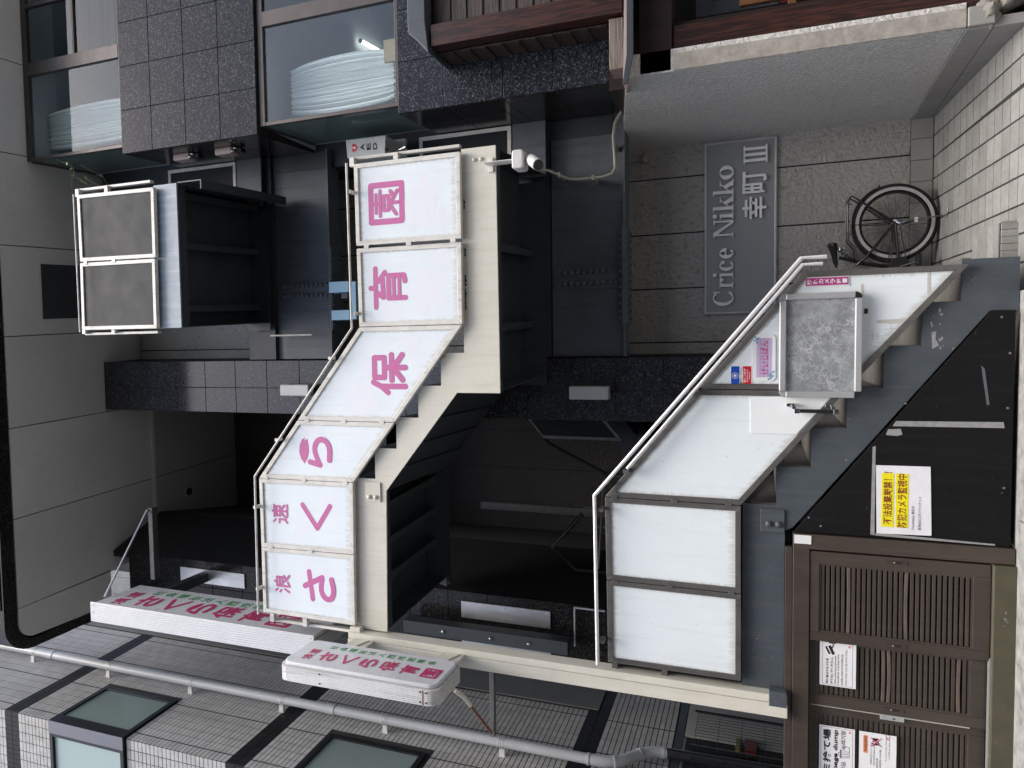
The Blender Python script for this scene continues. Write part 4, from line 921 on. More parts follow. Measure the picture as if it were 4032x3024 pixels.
YN = .0670; y = YN-.0002; L = lambda x, z: frame_front(x, z, y)
MB(False).box(-2.86, -2.466, YN, YN+.0025, .826, 1.035).build('paper', 'paper', g2); border(g2, -2.85, -2.474, .838, 1.026, YN)
text(g2, 'ゴミ捨て場', L(-2.668, .990), 'ink', w=.36, h=.046, bold=.03); text(g2, 'Garbage dump', L(-2.665, .936), 'ink', w=.36, h=.033, bold=.03); text(g2, '垃圾站', L(-2.74, .893), 'ink', w=.10, h=.030); text(g2, '쓰레기장', L(-2.545, .893), 'ink', w=.125, h=.028, bold=.01)
m = MB(False); m.tube([(-2.665, y, .905), (-2.658, y, .858), (-2.622, y, .858), (-2.616, y, .905)], .0016, 5, True); m.tube([(-2.67, y, .910), (-2.61, y, .910)], .002, 5)
for x in (-2.652, -2.64, -2.63): m.tube([(x, y, .90), (x+.001, y, .864)], .0012, 5)
m.tube([(-2.652, y, .911), (-2.65, y, .921), (-2.632, y, .921), (-2.63, y, .911)], .0014, 5); m.tube([(-2.618, y, .858), (-2.59, y, .858), (-2.586, y, .878), (-2.602, y, .896), (-2.612, y, .89)], .0014, 5); m.build('icon', 'ink', g2)
house(g2, -2.492, .856, y)
g3 = thing('appliance_warning_notice', 'white notice with orange warning tag and crossed out appliances below the dump sign', 'notice', (-2.62, .068, .59))
MB(False).box(-2.86, -2.467, YN, YN+.0025, .590, .801).build('paper', 'paper', g3)
MB(False).prism(rrect(-2.605, -2.488, .752, .778, .006), y-.0005, y).build('warning_tag', 'orange', g3); text(g3, 'WARNING', frame_front(-2.546, .765, y-.0006), 'ink_red', w=.10, h=.017, bold=.02)
for k, (s_, wd) in enumerate((('家電製品を捨てないでください。', .17), ('罰金10,000円を請求します。', .16), ('請勿丟棄家電', .10), ('違者罰款10,000日圓', .14), ('Do not dispose of bags or electrical appliances.', .22), ('or 10,000 yen will be charged.', .19))): text(g3, s_, L(-2.60+wd-.17 if k < 4 else -2.545, .733-.0175*k if k < 4 else .648-.018*(k-4)), 'ink', w=wd*.85, h=.010)
icon(g3, [rect(-2.545, -2.528, .685, .71), rect(-2.525, -2.500, .690, .725), rect(-2.548, -2.53, .712, .73)], y, 'ink')
m = MB(False); m.tube([(-2.555, y-.001, .735), (-2.495, y-.001, .678)], .003, 6); m.tube([(-2.50, y-.0012, .735), (-2.55, y-.0012, .675)], .003, 6); m.build('cross_mark', 'rose', g3); house(g3, -2.492, .640, y)
tag(MB(False).box(-1.267, -1.211, .006, .0095, 1.097, 1.198).build('blank_label', 'tape_white'), 'small blank white label at the top of the brown gate post', 'label')

# ================================================================== PROJECTING SIGNS
def proj_sign(name, label, xf, xb, y0, y1, z0, z1, rad, ribs, rmat):
    """light box standing off the wall, its face towards +x"""
    o = thing(name, label, 'sign', ((xf+xb)/2, (y0+y1)/2, z0))
    def rr_(d, x0, x1, mat, nm, par, bev=0):
        pts = rrect(y0+d, y1-d, z0+d, z1-d, max(.004, rad-d*.5)); return MB(False).prismx(pts, x0, x1).build(nm, mat, par, bev=bev, smooth=True)
    rr_(.0, xb+.02, xf-.03, rmat, 'casing', o)
    rr_(.02, xf-.0295, xf, 'sign_white', 'face', o, .008); rr_(.02, xb, xb+.0195, 'sign_white', 'rear_face', o, .008)
    m = MB(False); n_ = ribs
    for k in range(n_):
        xx = xb+.024+(xf-.03-xb-.028)*k/(n_-1); w_ = (xf-xb-.05)/n_*.30
        pts = rrect(y0-.0035, y1+.0035, z0-.0035, z1+.0035, rad); pin = rrect(y0-.0003, y1+.0003, z0-.0003, z1+.0003, rad)
        for i in range(len(pts)):
            j = (i+1) % len(pts); m.prismx([pts[i], pts[j], pin[j], pin[i]], xx-w_, xx+w_)
    m.build('rib', rmat, o); return o
sg = proj_sign('projecting_sign', 'rounded white projecting sign with red and green writing on the cream post', -2.30, -2.455, -.585, -.150, 3.475, 4.785, .075, 8, 'sign_rib')
def sfr(y_, z_, x_): return (Vector((x_, y_, z_)), Vector((0, 1, 0)), Vector((0, 0, 1)), Vector((1, 0, 0)))
def sign_text(o, xf, yc, zt, yr, sc):
    """name column in red, organisation column in green to its right"""
    for k, ch in enumerate('浪速'): m = MB(False); glyph(m, ch, sfr(yc-.045*sc+.09*sc*k, zt, xf+.0005), .075*sc, .075*sc, .0105*sc); m.build('lettering', 'crimson', o)
    for k, ch in enumerate('さくら保育園'):
        m = MB(False); glyph(m, ch, sfr(yc, zt-.155*sc-.172*sc*k, xf+.0005), .135*sc, .125*sc, .021*sc, petal=(pt_ := MB(False))); m.build('lettering', 'crimson', o)
        if pt_.v: pt_.build('petal', 'crimson', o)
    for k, ch in enumerate('社会福祉法人西成若草会'): text(o, ch, sfr(yr, zt-.105*sc-.084*sc*k, xf), 'green', w=.062*sc, h=.062*sc, bold=.02)
sign_text(sg, -2.30, -.405, 4.62, -.255, 1.0)
m = MB(False)
for z in (4.42, 3.60, 3.555): m.dome((-2.345, -.5886, z), .007, (0, -1, 0), .006, 6); m.dome((-2.415, -.5886, z), .007, (0, -1, 0), .006, 6)
m.each('screw', 'black_plastic', sg); MB(False).box(-2.435, -2.33, -.5892, -.5886, 3.574, 3.583).build('seam_rust', 'rust', sg)
sg2 = proj_sign('projecting_sign', 'long white projecting sign with red and green writing beneath the soffit', -2.40, -2.56, .06, .62, 4.93, 7.50, .012, 12, 'rib_clean')
sign_text(sg2, -2.40, .27, 7.27, .47, 1.83)
m = MB(False); m.box(-2.575, -2.385, .050, .058, 4.93, 7.50)
rb = MB(False)
for k in range(9): rb.box(-2.572+.0208*k, -2.572+.0208*k+.0125, .046, .0495, 4.932, 7.498)
rb.each('rib', 'rib_clean', sg2)
for z in (4.97, 7.46):
    for x in (-2.55, -2.48, -2.41): m.dome((x, .046, z), .008, (0, -1, 0), .005, 6)
m.build('edge_cover', 'rib_clean', sg2, bev=.003)
# supports: steel angles and tie rods
def angle_bar(name, label, p, q, w, mat):
    p, q = Vector(p), Vector(q); m = MB(False); d = (q-p); 
    m.box(min(p.x, q.x), max(p.x, q.x), p.y-.004, p.y+.004, p.z-w, p.z); m.box(min(p.x, q.x), max(p.x, q.x), p.y+.0045, p.y+w, p.z-.008, p.z)
    return m.build(name, mat)
tb = thing('sign_stay', 'steel angle and rusty tie rod below the rounded projecting sign', 'bracket', (-2.7, .0, 3.3))
m = MB(False); m.box(-2.99, -2.33, .093, .099, 3.325, 3.362); m.box(-2.99, -2.33, .0995, .135, 3.325, 3.331); m.build('angle_bar', 'frame_steel', tb, bev=.002)
m = MB(False); m.tube([(-2.95, .08, 3.345), (-2.62, -.17, 3.405)], .010, 8); m.build('tie_rod', 'rust', tb, smooth=True)
m = MB(False); m.tube([(-2.62, -.17, 3.405), (-2.52, -.245, 3.425), (-2.46, -.29, 3.475)], [.014, .016, .018], 8); m.build('turnbuckle', 'cream', tb, smooth=True)
tb2 = thing('sign_stay', 'galvanised angle arm and diagonal rod above the long projecting sign', 'bracket', (-2.2, .8, 7.4))
m = MB(False); m.box(-2.44, -1.655, .86, .87, 7.565, 7.622); m.box(-2.44, -1.655, .8705, .93, 7.565, 7.573); m.build('angle_bar', 'frame_steel', tb2, bev=.002)
m = MB(False); m.tube([(-1.675, .85, 7.62), (-2.40, .22, 7.52)], .011, 8); m.build('tie_rod', 'alu', tb2, smooth=True)
m = MB(False); m.box(-2.50, -2.44, .64, .93, 7.545, 7.553); m.box(-2.50, -2.44, .63, .638, 7.4, 7.553); m.box(-2.545, -2.45, .63, 1.24, 7.20, 7.30); m.box(-2.545, -2.45, .63, 1.24, 5.10, 5.2); m.box(-2.51, -2.49, .75, .77, 5.2, 7.2); m.each('support_arm', 'darksteel', tb2, bev=.003)

# ================================================================== SMALL FIXTURES
# building name board
cr = thing('building_name_sign', 'grey metal name board with raised silver letters on the rear wall', 'sign', (1.05, 1.75, 1.28))
MB(False).box(.300, 1.800, 1.752, 1.765, 1.288, 1.874).build('plate', 'crice_plate', cr)
MB(False).ringframe(rect(.292, 1.808, 1.280, 1.882), rect(.308, 1.792, 1.296, 1.866), 1.742, 1.766).build('plate_frame', 'alu', cr, bev=.002)
def ringseg(m, cx, cz, rx, rz, tx, tz, a0, a1, y0, y1, n=26):
    for k in range(n):
        q = []
        for a in (a0+(a1-a0)*k/n, a0+(a1-a0)*(k+1)/n): c_, s_ = math.cos(R(a)), math.sin(R(a)); q.append(((cx+rx*c_, cz+rz*s_), (cx+(rx-tx)*c_, cz+(rz-tz)*s_)))
        m.prism([q[0][0], q[1][0], q[1][1], q[0][1]], y0, y1)
def roman(ch, x, zb, cap):
    """one raised roman letter with heavy stems, hairlines and bracket serifs; returns its advance"""
    m = MB(False); xh = cap*.68; st_ = cap*.160; hl = cap*.052; y0, y1 = 1.727, 1.735
    B_ = lambda xa, xb, za, zc, k=0: m.box(xa, xb, y0-k*.0003, y1, za, zc)
    def serifs(xa, xb, z): B_(xa-st_*.5, xb+st_*.5, z, z+hl, 1)
    if ch in 'Cce':
        h = cap if ch == 'C' else xh; r_ = h*.52; w = h*.46 if ch != 'C' else h*.47; cx = x+w
        ringseg(m, cx, zb+h/2, w, r_, st_*1.25, hl, 42 if ch != 'e' else -2, 318, y0, y1)
        if ch == 'C': B_(cx+w*.62, cx+w*.80, zb+h*.68, zb+h*1.0, 1); B_(cx+w*.62, cx+w*.74, zb+h*.05, zb+h*.25, 1)
        if ch == 'c': m.disc((cx+w*.62, y1, zb+h*.76), st_*.62, (0, -1, 0), .0085, 14)
        if ch == 'e': B_(x+st_, cx+w-.001, zb+h*.50, zb+h*.50+hl*1.3, 1); ringseg(m, cx, zb+h/2, w, r_, st_*1.0, hl, -2, 60, y0-.0002, y1)
        return m, 2*w+cap*.10
    if ch == 'o':
        w = xh*.52; ringseg(m, x+w, zb+xh/2, w, xh*.52, st_*1.25, hl, 0, 360, y0, y1, 36); return m, 2*w+cap*.08
    if ch == 'r':
        B_(x+st_*.5, x+st_*1.5, zb, zb+xh); serifs(x+st_*.5, x+st_*1.5, zb); B_(x, x+st_*.6, zb+xh-hl, zb+xh-.0002, 1); ringseg(m, x+st_*2.3, zb+xh*.62, st_*1.25, xh*.38, st_*.6, hl*1.4, 50, 175, y0-.0002, y1); m.disc((x+st_*3.1, y1, zb+xh*.86), st_*.62, (0, -1, 0), .0085, 14); return m, st_*3.9
    if ch == 'i':
        B_(x+st_*.5, x+st_*1.5, zb, zb+xh); serifs(x+st_*.5, x+st_*1.5, zb); B_(x, x+st_*.6, zb+xh-hl, zb+xh-.0002, 1); m.disc((x+st_, y1, zb+cap*.93), st_*.68, (0, -1, 0), .0085, 16); return m, st_*2.4
    if ch == 'k':
        B_(x+st_*.5, x+st_*1.5, zb, zb+cap*1.03); serifs(x+st_*.5, x+st_*1.5, zb); B_(x, x+st_*.6, zb+cap*1.03-hl, zb+cap*1.03-.0002, 1)
        m.prism([(x+st_*1.4, zb+xh*.36), (x+st_*1.4, zb+xh*.28), (x+st_*4.0, zb+xh*.97), (x+st_*3.6, zb+xh*.97)], y0-.0002, y1); m.prism([(x+st_*2.0, zb+xh*.58), (x+st_*3.0, zb+xh*.72), (x+st_*4.6, zb+.001), (x+st_*3.3, zb+.001)], y0-.0004, y1); B_(x+st_*2.9, x+st_*5.0, zb-.0003, zb+hl, 2); B_(x+st_*2.8, x+st_*4.5, zb+xh-hl, zb+xh, 2); return m, st_*5.0
    w = cap*.86
    B_(x+st_*.55, x+st_*.55+hl*1.6, zb, zb+cap); B_(x+w-st_*.6, x+w-st_*.6+hl*1.6, zb, zb+cap); m.prism([(x+st_*.3, zb+cap-.0003), (x+st_*1.6, zb+cap-.0003), (x+w-st_*.35, zb+.0003), (x+w-st_*.9, zb+.0003)], y0-.0002, y1)
    B_(x, x+st_*1.4, zb, zb+hl, 1); B_(x, x+st_*1.3, zb+cap-hl, zb+cap, 2); B_(x+w-st_*1.3, x+w+st_*.2, zb+cap-hl, zb+cap, 1); return m, w+st_*.45
def serif(body, x0, x1, z0, z1):
    adv = [roman(c, 0, 0, z1-z0)[1] for c in body]; k = (x1-x0)/sum(adv); x = x0
    for c, a in zip(body, adv):
        m, _ = roman(c, 0, z0, z1-z0); m.v = [(x+v[0]*k, v[1], v[2]) for v in m.v]; m.build('letter', 'crice_letter', cr); x += a*k
serif('Crice', .363, .890, 1.638, 1.806); serif('Nikko', .968, 1.610, 1.638, 1.806)
for ch, x0, x1 in (('幸', 1.113, 1.304), ('町', 1.335, 1.524)): text(cr, ch, frame_front((x0+x1)/2, 1.463, 1.735), 'crice_letter', w=x1-x0, h=.200, bold=.016, depth=.008, lift=0)
m = MB(False)
for x in (1.618, 1.668, 1.718): m.box(x-.012, x+.012, 1.727, 1.735, 1.372, 1.540)
m.box(1.592, 1.745, 1.7268, 1.7352, 1.357, 1.3715); m.box(1.592, 1.745, 1.7268, 1.7352, 1.5405, 1.553); m.build('lettering', 'crice_letter', cr)
# wall lamps
for z, lb in ((2.64, 'white box wall lamp on the central pier beside the lowest landing'), (5.72, 'white box wall lamp on the central pier behind the upper flight')):
    o = thing('wall_lamp', lb, 'lamp', (-.39, 1.2, z), 'wall lamps on the central pier'); MB(False).box(-.447, -.330, 1.14, 1.235, z, z+.352).build('diffuser', 'lamp_white', o, bev=.012); MB(False).box(-.437, -.340, 1.236, 1.262, z+.02, z+.33).build('base', 'darksteel', o)
o = thing('sensor', 'small round fixture with pipe stub on the rear wall above the name board', 'fixture', (1.73, 1.7, 2.38)); MB(False).disc((1.728, 1.764, 2.39), .042, (0, -1, 0), .05, 18).build('cap', 'stucco', o, smooth=True); MB(False).tube([(1.728, 1.75, 2.39), (1.728, 1.75, 2.55)], .010, 8).build('conduit', 'stucco', o)
# AED sign box
ae = thing('aed_sign', 'pale AED box sign with red heart beside the bay window', 'sign', (1.9, 1.0, 4.63))
MB(False).prism([(1.800, 4.636), (1.966, 4.624), (1.970, 5.052), (1.802, 5.036)], .90, 1.12).build('casing', 'aed_white', ae, bev=.006)
for k, ch in enumerate('AED'): text(ae, ch, frame_front(1.885-.003*k, 4.872-.066*k, .8995), 'ink', w=.062, h=.044, bold=.03)
m = MB(False); b = len(m.v); hp = []
for k in range(28):
    t = 2*math.pi*k/28; hp.append((1.888+.0024*16*math.sin(t)**3*1.0, .8985, 4.955+.0024*(13*math.cos(t)-5*math.cos(2*t)-2*math.cos(3*t)-math.cos(4*t))))
m.v += hp; m.f.append(tuple(range(len(hp)))); m.build('heart', 'red', ae)
icon(ae, [[(1.900, 4.985), (1.872, 4.955), (1.888, 4.953), (1.876, 4.925), (1.904, 4.962), (1.889, 4.962)]], .8982, 'white')
MB(False).box(1.83, 1.99, 1.125, 1.16, 4.55, 5.10).build('bracket', 'frame_white', ae); MB(False).tube([(1.83, .88, 4.62), (1.83, .88, 4.60)], .014, 10).build('knob', 'black_plastic', ae)
MB(False).tube([(1.83, 1.0, 4.62), (1.84, .9, 4.42)], .012, 8).build('cable_gland', 'chrome', ae)
# security camera
sc = thing('security_camera', 'white bullet security camera on a bracket under the cream landing', 'camera', (1.3, -.05, 2.85))
m = MB(False); m.box(1.295, 1.400, .030, .046, 3.245, 3.285); m.box(1.340, 1.346, -.06, .04, 3.06, 3.285); m.box(1.30, 1.395, -.075, .03, 3.052, 3.059); m.build('bracket', 'frame_white', sc, bev=.002)
MB(False).prism(rrect(1.262, 1.392, 2.965, 3.050, .02), -.115, .01).build('junction_box', 'camera_white', sc, bev=.010)
MB(False).tube([(1.315, -.055, 2.965), (1.312, -.07, 2.935)], .016, 10).build('neck', 'camera_white', sc, smooth=True)
c0 = Vector((1.335, -.045, 2.935)); c1 = Vector((1.252, -.165, 2.835)); d = (c1-c0)
MB(False).tube([c0, c0+d*.08, c0+d*.94], [.030, .040, .040], 16).build('body', 'camera_white', sc, smooth=True); MB(False).tube([c0+d*.945, c1], [.038, .036], 16).build('lens_face', 'black_plastic', sc, smooth=True)
# conduit
cdt = [(1.99, 1.16, 2.47), (1.985, 1.16, 2.52), (1.90, 1.15, 2.57), (1.78, 1.15, 2.585), (1.60, 1.15, 2.572), (1.52, 1.15, 2.57), (1.475, 1.15, 2.60), (1.458, 1.15, 2.68), (1.458, 1.15, 2.90), (1.47, 1.15, 2.98), (1.561, 1.15, 3.16), (1.56, 1.1, 3.24)]
cv = thing('conduit', 'beige cable conduit bending along the lower steel beam', 'pipe', (1.6, 1.15, 2.5))
MB(False).tube(cdt, .013, 10).build('tube', 'conduit', cv, smooth=True)
m = MB(False)
for p in ((1.72, 1.15, 2.582), (1.458, 1.15, 2.76), (1.51, 1.15, 3.06)): m.box(p[0]-.022, p[0]+.022, 1.132, 1.30, p[2]-.012, p[2]+.012)
m.each('clip', 'conduit', cv, bev=.003)
# floodlights on the side of the upper granite bay
for z, lb in ((6.70, 'upper small floodlight on the side of the granite bay'), (6.18, 'lower small floodlight on the side of the granite bay')):
    o = thing('floodlight', lb, 'lamp', (1.95, .78, z), 'floodlights on the bay side')
    MB(False).box(1.915, 1.985, .68, .80, z, z+.21).build('housing', 'flood_pink', o, bev=.018); MB(False).box(1.935, 1.975, .72, .79, z-.075, z-.002).build('gland_box', 'black_plastic', o, bev=.004)
    MB(False).box(1.955, 1.988, .805, .85, z+.03, z+.18).build('bracket', 'black_plastic', o)
    m = MB(False); m.dome((1.93, .675, z-.02), .016, (0, -1, 0), .02, 8); m.dome((1.955, .675, z-.05), .014, (0, -1, 0), .02, 8); m.each('gland', 'chrome', o)
# light blue bracket behind the lettered rail
lb_ = thing('blue_clamp', 'light blue U shaped bracket hanging behind the lettered railing', 'bracket', (.48, .9, 4.95))
MB(False).box(.302, .655, .86, .96, 4.955, 5.030).build('body', 'lightblue', lb_, bev=.004); MB(False).box(.558, .660, .86, .96, 5.032, 5.250).build('arm', 'lightblue', lb_, bev=.004); MB(False).box(.300, .392, .86, .96, 5.031, 5.230).build('arm', 'lightblue', lb_, bev=.004); MB(False).box(.50, .555, .88, .93, 5.06, 5.13).build('catch', 'darksteel', lb_, bev=.003)
# vine
vn = thing('climbing_vine', 'thin green vine tendrils hanging beside the top landing', 'plant', (1.6, .2, 7.4)); m = MB(False); lv = MB(False)
for k in range(5):
    p = Vector((1.57+random.uniform(-.03, .08), .10+random.uniform(0, .25), 7.42)); pts = [p.copy()]
    for i in range(7): p = p+Vector((random.uniform(.0, .09), random.uniform(-.05, .07), random.uniform(-.02, .14))); pts.append(p.copy())
    m.tube(pts, .0015, 5)
    for q in pts[1::2]:
        for j in range(1 if k < 3 else 0):
            a = Vector((random.uniform(-1, 1), random.uniform(-1, .2), random.uniform(-1, 1))).normalized()*.035; b_ = a.cross(Vector((.3, 1, .2))).normalized()*.012; i0 = len(lv.v)
            if q.z < 7.75: lv.v += [tuple(q), tuple(q+a*.5+b_), tuple(q+a), tuple(q+a*.5-b_)]; lv.f.append((i0, i0+1, i0+2, i0+3))
m.build('stem', 'leaf', vn); lv.each('leaf', 'leaf', vn)
# curtains and room lamp behind the bay glass
def curtain(label, x0, x1, y, z0, z1, gather, loc):
    m = MB(False); nx, nz = 150, 16; b = 0
    for j in range(nz+1):
        t = j/nz; z = z0+(z1-z0)*t
        for i in range(nx+1):
            s_ = i/nx; wv = (.5-abs(math.sin(s_*33+math.sin(s_*9)*1.6+t*.8)))*.085+math.sin(s_*133+t*3)*.012
            bow = (math.sin(math.pi*min(1, t*1.05))**.5)*gather
            xx = x0+(x1-x0)*(s_*(.80+.2*bow)+.1*(1-bow)); m.v.append((xx, y+wv*(.4+.6*bow), z))
    for j in range(nz):
        for i in range(nx): a = j*(nx+1)+i; m.f.append((a, a+1, a+nx+2, a+nx+1))
    o = m.build('curtain', 'curtain', smooth=True); return tag(o, label, 'curtain', 'curtains in the bay windows')
curtain('pale curtain bunched behind the middle bay window', 2.14, 2.66, .72, 4.42, 5.50, 1.0, None); curtain('pale curtain bunched behind the top bay window', 2.17, 2.66, .72, 7.36, 8.64, .6, None)
o = thing('room_lamp', 'lit fluorescent tube on the room ceiling behind the middle bay window', 'lamp', (3.5, 2.4, 5.55))
MB(False).tube([(3.45, 2.10, 5.60), (3.51, 2.66, 5.60)], .020, 10).build('tube', 'tube_light', o, smooth=True); MB(False).disc((3.449, 2.085, 5.60), .026, (0, 1, 0), .012, 12).build('tube_cap', 'alu', o)
tag(MB(False).box(2.50, 2.69, .66, .69, 4.28, 4.49).build('cardboard_box', 'cardboard', bev=.003), 'brown cardboard edge standing inside the middle bay window', 'box')
o = MB(False)
for k in range(5): o.box(3.10, 3.75, .62+.05*k, .66+.05*k, 7.36+.24*k, 7.40+.24*k)
tag(o.build('wooden_rack', 'lattice_wood'), 'slatted wooden rack behind the top right window', 'rack')
# ================================================================== BICYCLE
YC = 1.60; bk = thing('bicycle', 'dark red city bicycle parked by the rear wall under the name board', 'bicycle', (.55, YC, .08))
RW = .30; C_R = Vector((.975, YC, .400)); C_F = Vector((-.06, YC, .400))
def wheel(c):
    w = MB(False); N = 44
    ring = lambda r_: [tuple(c+Vector((math.cos(2*math.pi*k/N)*r_, 0, math.sin(2*math.pi*k/N)*r_))) for k in range(N)]
    o = w.tube(ring(RW-.014), .028, 12, True).build('wheel', 'rubber', bk, smooth=True)
    tw_ = MB(False)
    for s_ in (-1, 1):
        a = [tuple(c+Vector((math.cos(2*math.pi*k/N)*r_, s_*.0286, math.sin(2*math.pi*k/N)*r_))) for r_ in (.283, .258) for k in range(N)]; b_ = len(tw_.v); tw_.v += a
        tw_.f += [(b_+k, b_+(k+1) % N, b_+N+(k+1) % N, b_+N+k) for k in range(N)]
    tw_.build('tyre_wall', 'tyre_wall', o, smooth=True)
    MB(False).tube(ring(.247), .013, 8, True).build('rim', 'black_plastic', o, smooth=True)
    sp = MB(False)
    for k in range(28):
        a = 2*math.pi*k/28; h = a+(.9 if k % 2 else -.9); s_ = 1 if (k//2) % 2 else -1
        sp.tube([c+Vector((math.cos(h)*.022, s_*.025, math.sin(h)*.022)), c+Vector((math.cos(a)*.246, 0, math.sin(a)*.242))], .0013, 4)
    sp.each('spoke', 'darksteel', o); MB(False).tube([c+Vector((0, -.045, 0)), c+Vector((0, .045, 0))], .022, 12).build('hub', 'chrome', o, smooth=True); return o
wheel(C_R); wheel(C_F)
BBk = Vector((.615, YC, .365)); ST = Vector((.672, YC, .660)); HD = Vector((.13, YC, .80))
fr = MB(False)
fr.tube([BBk, BBk.lerp(ST, .55), ST], .016, 10); fr.tube([HD+Vector((0, 0, -.04)), Vector((.30, YC, .52)), BBk], .018, 10); fr.tube([HD+Vector((.01, 0, .06)), HD+Vector((-.05, 0, -.16)), Vector((-.01, YC, .40))], .016, 10)
for s_ in (-1, 1):
    q = Vector((0, s_*.05, 0)); fr.tube([BBk+q*.5, BBk.lerp(C_R, .5)+q, C_R+q], .010, 8); fr.tube([ST+Vector((-.02, s_*.012, .01)), Vector((.70, YC+s_*.05, .61)), Vector((.80, YC+s_*.05, .53)), C_R+q], .0095, 8)
fr.build('frame', 'bike_paint', bk, smooth=True)
MB(False).tube([ST+Vector((0, 0, -.02)), ST+Vector((.05, 0, .14))], .014, 10).build('seat_post', 'black_plastic', bk, smooth=True)
sdl = MB(False); b_ = 0; prof = [(-.15, .022, .004), (-.10, .030, .018), (-.03, .042, .022), (.04, .070, .030), (.09, .090, .040), (.12, .080, .042), (.135, .05, .03)]
for (dx, hw, hh) in prof:
    for k in range(12):
        a = 2*math.pi*k/12; sdl.v.append((.745+dx*.72, YC+math.cos(a)*hw, .835+math.sin(a)*hh*(1 if math.sin(a) > 0 else .9)+dx*.12))
for i in range(len(prof)-1):
    for k in range(12): sdl.f.append((i*12+k, i*12+(k+1) % 12, (i+1)*12+(k+1) % 12, (i+1)*12+k))
sdl.f += [tuple(range(11, -1, -1)), tuple(range((len(prof)-1)*12, len(prof)*12))]; sd_o = sdl.build('saddle', 'black_plastic', bk, smooth=True)
for s_ in (-1, 1): MB(False).tube([(.79+.012*math.sin(t*2.2), YC+s_*.05+.012*math.cos(t*2.2), .81-.005*t) for t in range(10)], .0035, 5).build('spring', 'chrome', sd_o)
lk = [(.765+.013*math.sin(t*1.1)-.003*t, YC-.03+.016*math.cos(t*1.1), .80-.0045*t) for t in range(26)]
MB(False).tube(lk, .0045, 6).build('coil_lock', 'black_plastic', bk, smooth=True)
rk = MB(False)
for s_ in (-1, 1):
    y = YC+s_*.055
    rk.tube([(.69, y, .676), (.755, y, .680), (.79, y, .686), (.82, y, .715), (.85, y, .738), (1.0, y, .742), (1.14, y, .742), (1.185, y, .735), (1.205, y, .715), (1.19, y, .69), C_R+Vector((.0, s_*.055, .02))], .0065, 8)
    rk.tube([(.90, y, .741), (.90, y, .715)], .0045, 6); rk.tube([(1.14, y, .741), (1.14, y, .715)], .0045, 6)
rk.tube([(1.195, YC-.055, .725), (1.21, YC, .722), (1.195, YC+.055, .725)], .0065, 8); rk.tube([(.92, YC-.055, .741), (.92, YC+.055, .741)], .005, 6); rk.tube([(1.05, YC-.055, .742), (1.05, YC+.055, .742)], .005, 6); rk.build('rear_rack', 'bike_paint', bk, smooth=True)
mg = MB(False); N = 26; r_ = .318
for k in range(N+1):
    a = R(24)+R(165)*k/N
    for j, (w_, dr) in enumerate(((-.028, -.012), (-.018, 0), (.018, 0), (.028, -.012))): mg.v.append(tuple(C_R+Vector((math.cos(a)*(r_+dr), w_, math.sin(a)*(r_+dr)))))
for k in range(N):
    for j in range(3): i0 = k*4+j; mg.f.append((i0, i0+1, i0+5, i0+4))
mgo = mg.build('mudguard', 'bike_paint', bk, smooth=True); s_m = mgo.modifiers.new('solid', 'SOLIDIFY'); s_m.thickness = .002
ms_ = MB(False)
for a in (52, 90, 172):
    for s_ in (-1, 1): ms_.tube([C_R+Vector((math.cos(R(a))*r_, s_*.026, math.sin(R(a))*r_)), C_R+Vector((0, s_*.05, 0))], .0035, 6)
ms_.each('mudguard_stay', 'black_plastic', bk)
rfl = MB(False); rfl.prism([(1.235, .530), (1.290, .512), (1.262, .500), (1.245, .490)], YC-.015, YC+.015); rfl.build('rear_flap', 'bike_paint', bk)
ks = MB(False); ks.tube([C_R+Vector((.0, -.06, -.01)), C_R+Vector((-.02, -.075, -.05)), C_R+Vector((.0, -.09, -.12))], .011, 8); ks.tube([C_R+Vector((0, -.09, -.12)), (.985, YC-.18, FZ(YC-.18)+.008), (1.03, YC-.20, FZ(YC-.2)+.008)], .006, 8)
ks.box(.955, .995, YC-.105, YC-.085, .250, .275); ks.build('kickstand', 'chrome', bk, smooth=True)
crk = MB(False); crk.tube([BBk+Vector((0, -.06, 0)), BBk+Vector((.035, -.065, -.12))], .010, 8); cko = crk.build('crank', 'chrome', bk, smooth=True)
MB(False).box(.615, .705, YC-.15, YC-.07, .228, .258).build('pedal', 'black_plastic', cko, bev=.004)
cg = MB(False); cg.prism(rrect(.535, .695, .29, .44, .07), YC-.058, YC-.040); cg.build('chain_guard', 'black_plastic', bk, bev=.004); ch_ = MB(False); ch_.tube([(.615, YC-.05, .42), (.97, YC-.05, .43)], .005, 6); ch_.tube([(.615, YC-.05, .31), (.97, YC-.05, .37)], .005, 6); ch_.each('chain', 'black_plastic', bk)
hb = MB(False); hb.tube([HD+Vector((.01, 0, .06)), HD+Vector((.02, 0, .14))], .012, 8); hb.tube([(.20, YC-.26, 1.0), (.10, YC-.22, 1.01), (.10, YC-.08, 1.0), (.10, YC+.08, 1.0), (.10, YC+.22, 1.01), (.20, YC+.26, 1.0)], .011, 8); hb.build('handlebar', 'chrome', bk, smooth=True)

